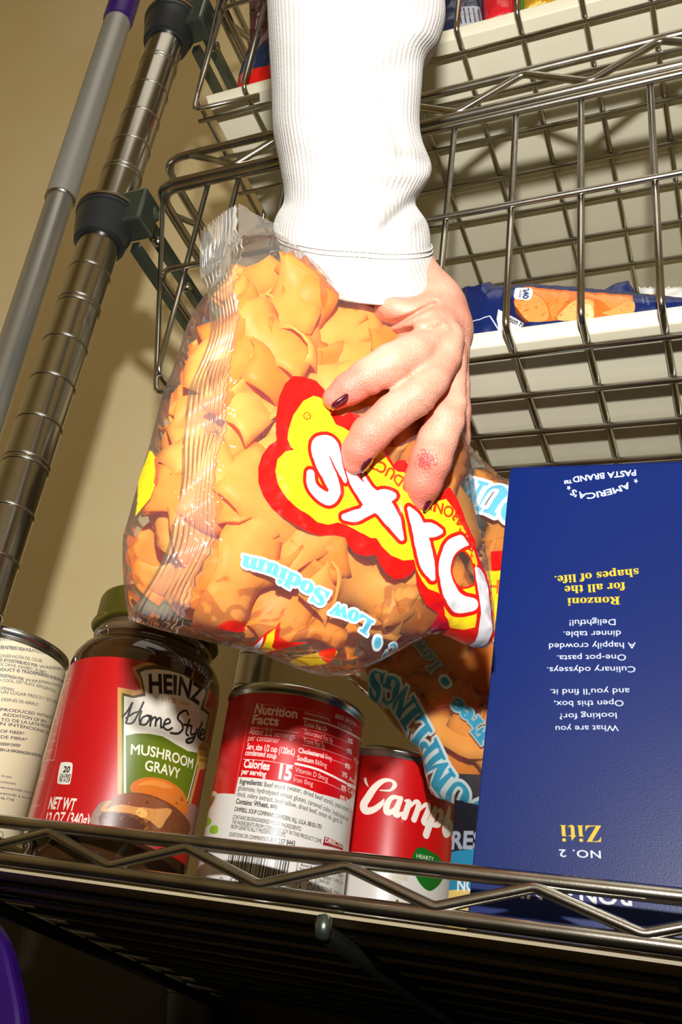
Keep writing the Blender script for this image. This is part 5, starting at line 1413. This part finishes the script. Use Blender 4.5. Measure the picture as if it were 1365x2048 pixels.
def artA(S):
    S.poly(q9([(380, 200), (400, 130), (440, 95), (560, 110), (700, 125), (1075, 145), (1085, 255), (960, 275), (600, 305), (450, 315), (395, 270)]), (222, 110, 40))
    for L_, c_ in (([(388, 215), (420, 160), (480, 145), (550, 185), (585, 260), (560, 305), (440, 305)], (238, 150, 76)), ([(480, 120), (600, 130), (695, 140), (700, 190), (640, 260), (610, 300), (580, 220), (540, 165)], (234, 136, 62)),
                   ([(640, 300), (690, 230), (760, 185), (840, 190), (850, 240), (830, 290)], (246, 176, 104)), ([(770, 230), (830, 215), (845, 285), (790, 290)], (250, 206, 150)),
                   ([(760, 140), (900, 150), (1040, 160), (1060, 200), (960, 240), (900, 200), (830, 170)], (232, 140, 66)), ([(900, 260), (960, 240), (1075, 190), (1080, 255), (960, 272)], (240, 156, 84))):
        S.poly(q9(L_), c_, 4)
    for i in range(70):
        a = random.Random(i + 9); x, y = a.uniform(395, 1070), a.uniform(130, 290)
        S.stroke(q9([(x, y), (x + a.uniform(-16, 16), y + a.uniform(-10, 10))]), a.uniform(.5, 1.8), a.choice([(196, 84, 24), (250, 190, 120), (214, 110, 44), (150, 60, 24)]), alpha=.5)
    S.poly(q9([(385, 225), (440, 290), (470, 315), (420, 318), (390, 280)]), (70, 26, 24), 3, .7)
    S.poly(q9([(390, 105), (440, 105), (490, 125), (480, 185), (440, 195), (385, 180), (383, 140)]), WH, 3)
    S.text('240', q9([(438, 122), (436, 190)][::1]), 11, NAVY, .03); S.text('CALORIES', q9([(415, 122), (411, 182)]), 4, NAVY)
    S.poly(q9([(290, 245), (330, 265), (440, 320), (430, 350), (290, 365), (280, 300)]), (226, 226, 222))
    S.text('tion Facts', q9([(345, 310), (400, 330), (470, 352)]), 10, (40, 44, 60), .02)
    S.stroke(q9([(100, 300), (180, 300), (240, 282), (290, 355)]), 1.2, (200, 206, 220))
    S.text('BAKED &', q9([(1150, 160), (1165, 215)]), 4, (170, 176, 190)); S.text('CRISPY', q9([(1125, 160), (1135, 210)]), 4, (170, 176, 190))
gl_ = 'snack packs in the trays'
pack('navy snack pack with golden cookie picture lying in the lower basket tray', [(927, 575), (950, 578), (985, 568), (1000, 576), (1062, 573), (1150, 578), (1270, 590), (1365, 600), (1450, 605), (1450, 650), (1365, 655), (1180, 685), (1000, 700), (928, 705)], .462, .010, NAVY, artA, grp=gl_)
pack('plain navy pack corner with serrated edge behind the cookie pack', [(1190, 592), (1225, 570), (1258, 561), (1262, 570), (1268, 578), (1272, 588), (1285, 620), (1200, 625)], .486, .005, (14, 34, 96), lambda S: None, grp=gl_)
zz = [(1278 + 6 * i, 574 + (3 if i % 2 else -1) - .06 * i) for i in range(24)]
pack('white pack with serrated top edge at the right of the lower tray', zz + [(1420, 640), (1290, 640)], .492, .005, (226, 226, 222), lambda S: S.poly([(1280, 588), (1325, 588), (1325, 600), (1280, 600)], (240, 140, 40)), grp=gl_)
def artU(S):
    S.poly([(380, -80), (760, -80), (760, 95), (540, 120), (500, 100), (380, 80)], (84, 34, 44)); S.poly([(480, 110), (560, 80), (760, 60), (760, 155), (480, 175)], (24, 44, 84))
    S.poly([(470, 152), (560, 130), (760, 94), (760, 260), (470, 260)], (214, 18, 22))
    S.stroke([(500, 150), (512, 100), (540, 70), (560, 20)], 6, (150, 150, 150), 4, alpha=.7); S.stroke([(485, 160), (500, 110)], 5, (140, 140, 140), alpha=.6)
    S.text('SEL', [(524, 78), (536, 8)], 16, (190, 150, 150), .02)
pack('maroon, blue and red snack bag standing in the top tray left of the sleeve', [(474, 196), (477, 160), (500, 95), (500, 40), (495, -60), (700, -70), (720, 150), (560, 180)], .452, .010, (84, 34, 44), artU, grp=gl_)
def artV(S):
    S.poly([(860, -60), (962, -60), (966, 60), (860, 110)], (16, 34, 66)); S.poly([(915, 22), (958, 8), (966, 45), (920, 60)], (176, 180, 190))
    for i in range(5): S.stroke([(920 + 9 * i, 22 - 2 * i), (924 + 9 * i, 48 - 2 * i)], 1, (70, 74, 96))
pack('dark blue snack pack with grey small print in the top tray right of the sleeve', [(860, -40), (968, -60), (970, 62), (880, 98), (850, 98)], .449, .008, (16, 34, 66), artV, grp=gl_)
pack('glossy red snack pack in the top tray beside the blue one', [(960, -50), (1034, -60), (1036, 40), (968, 62)], .452, .010, (214, 28, 44), lambda S: None, grp=gl_)
def artY(S):
    S.poly([(1030, -60), (1048, -60), (1050, 60), (1030, 60)], (50, 150, 40))
    for i in range(40):
        a = random.Random(i); x, y = a.uniform(1050, 1140), a.uniform(-30, 30); S.stroke([(x, y), (x + 16, y - 8)], 2, a.choice([(232, 190, 60), (206, 150, 30), (246, 216, 110)]))
pack('green and yellow pasta pack at the right in the top tray', [(1034, -60), (1150, -70), (1160, 12), (1040, 42)], .450, .008, (190, 140, 40), artY, grp=gl_)
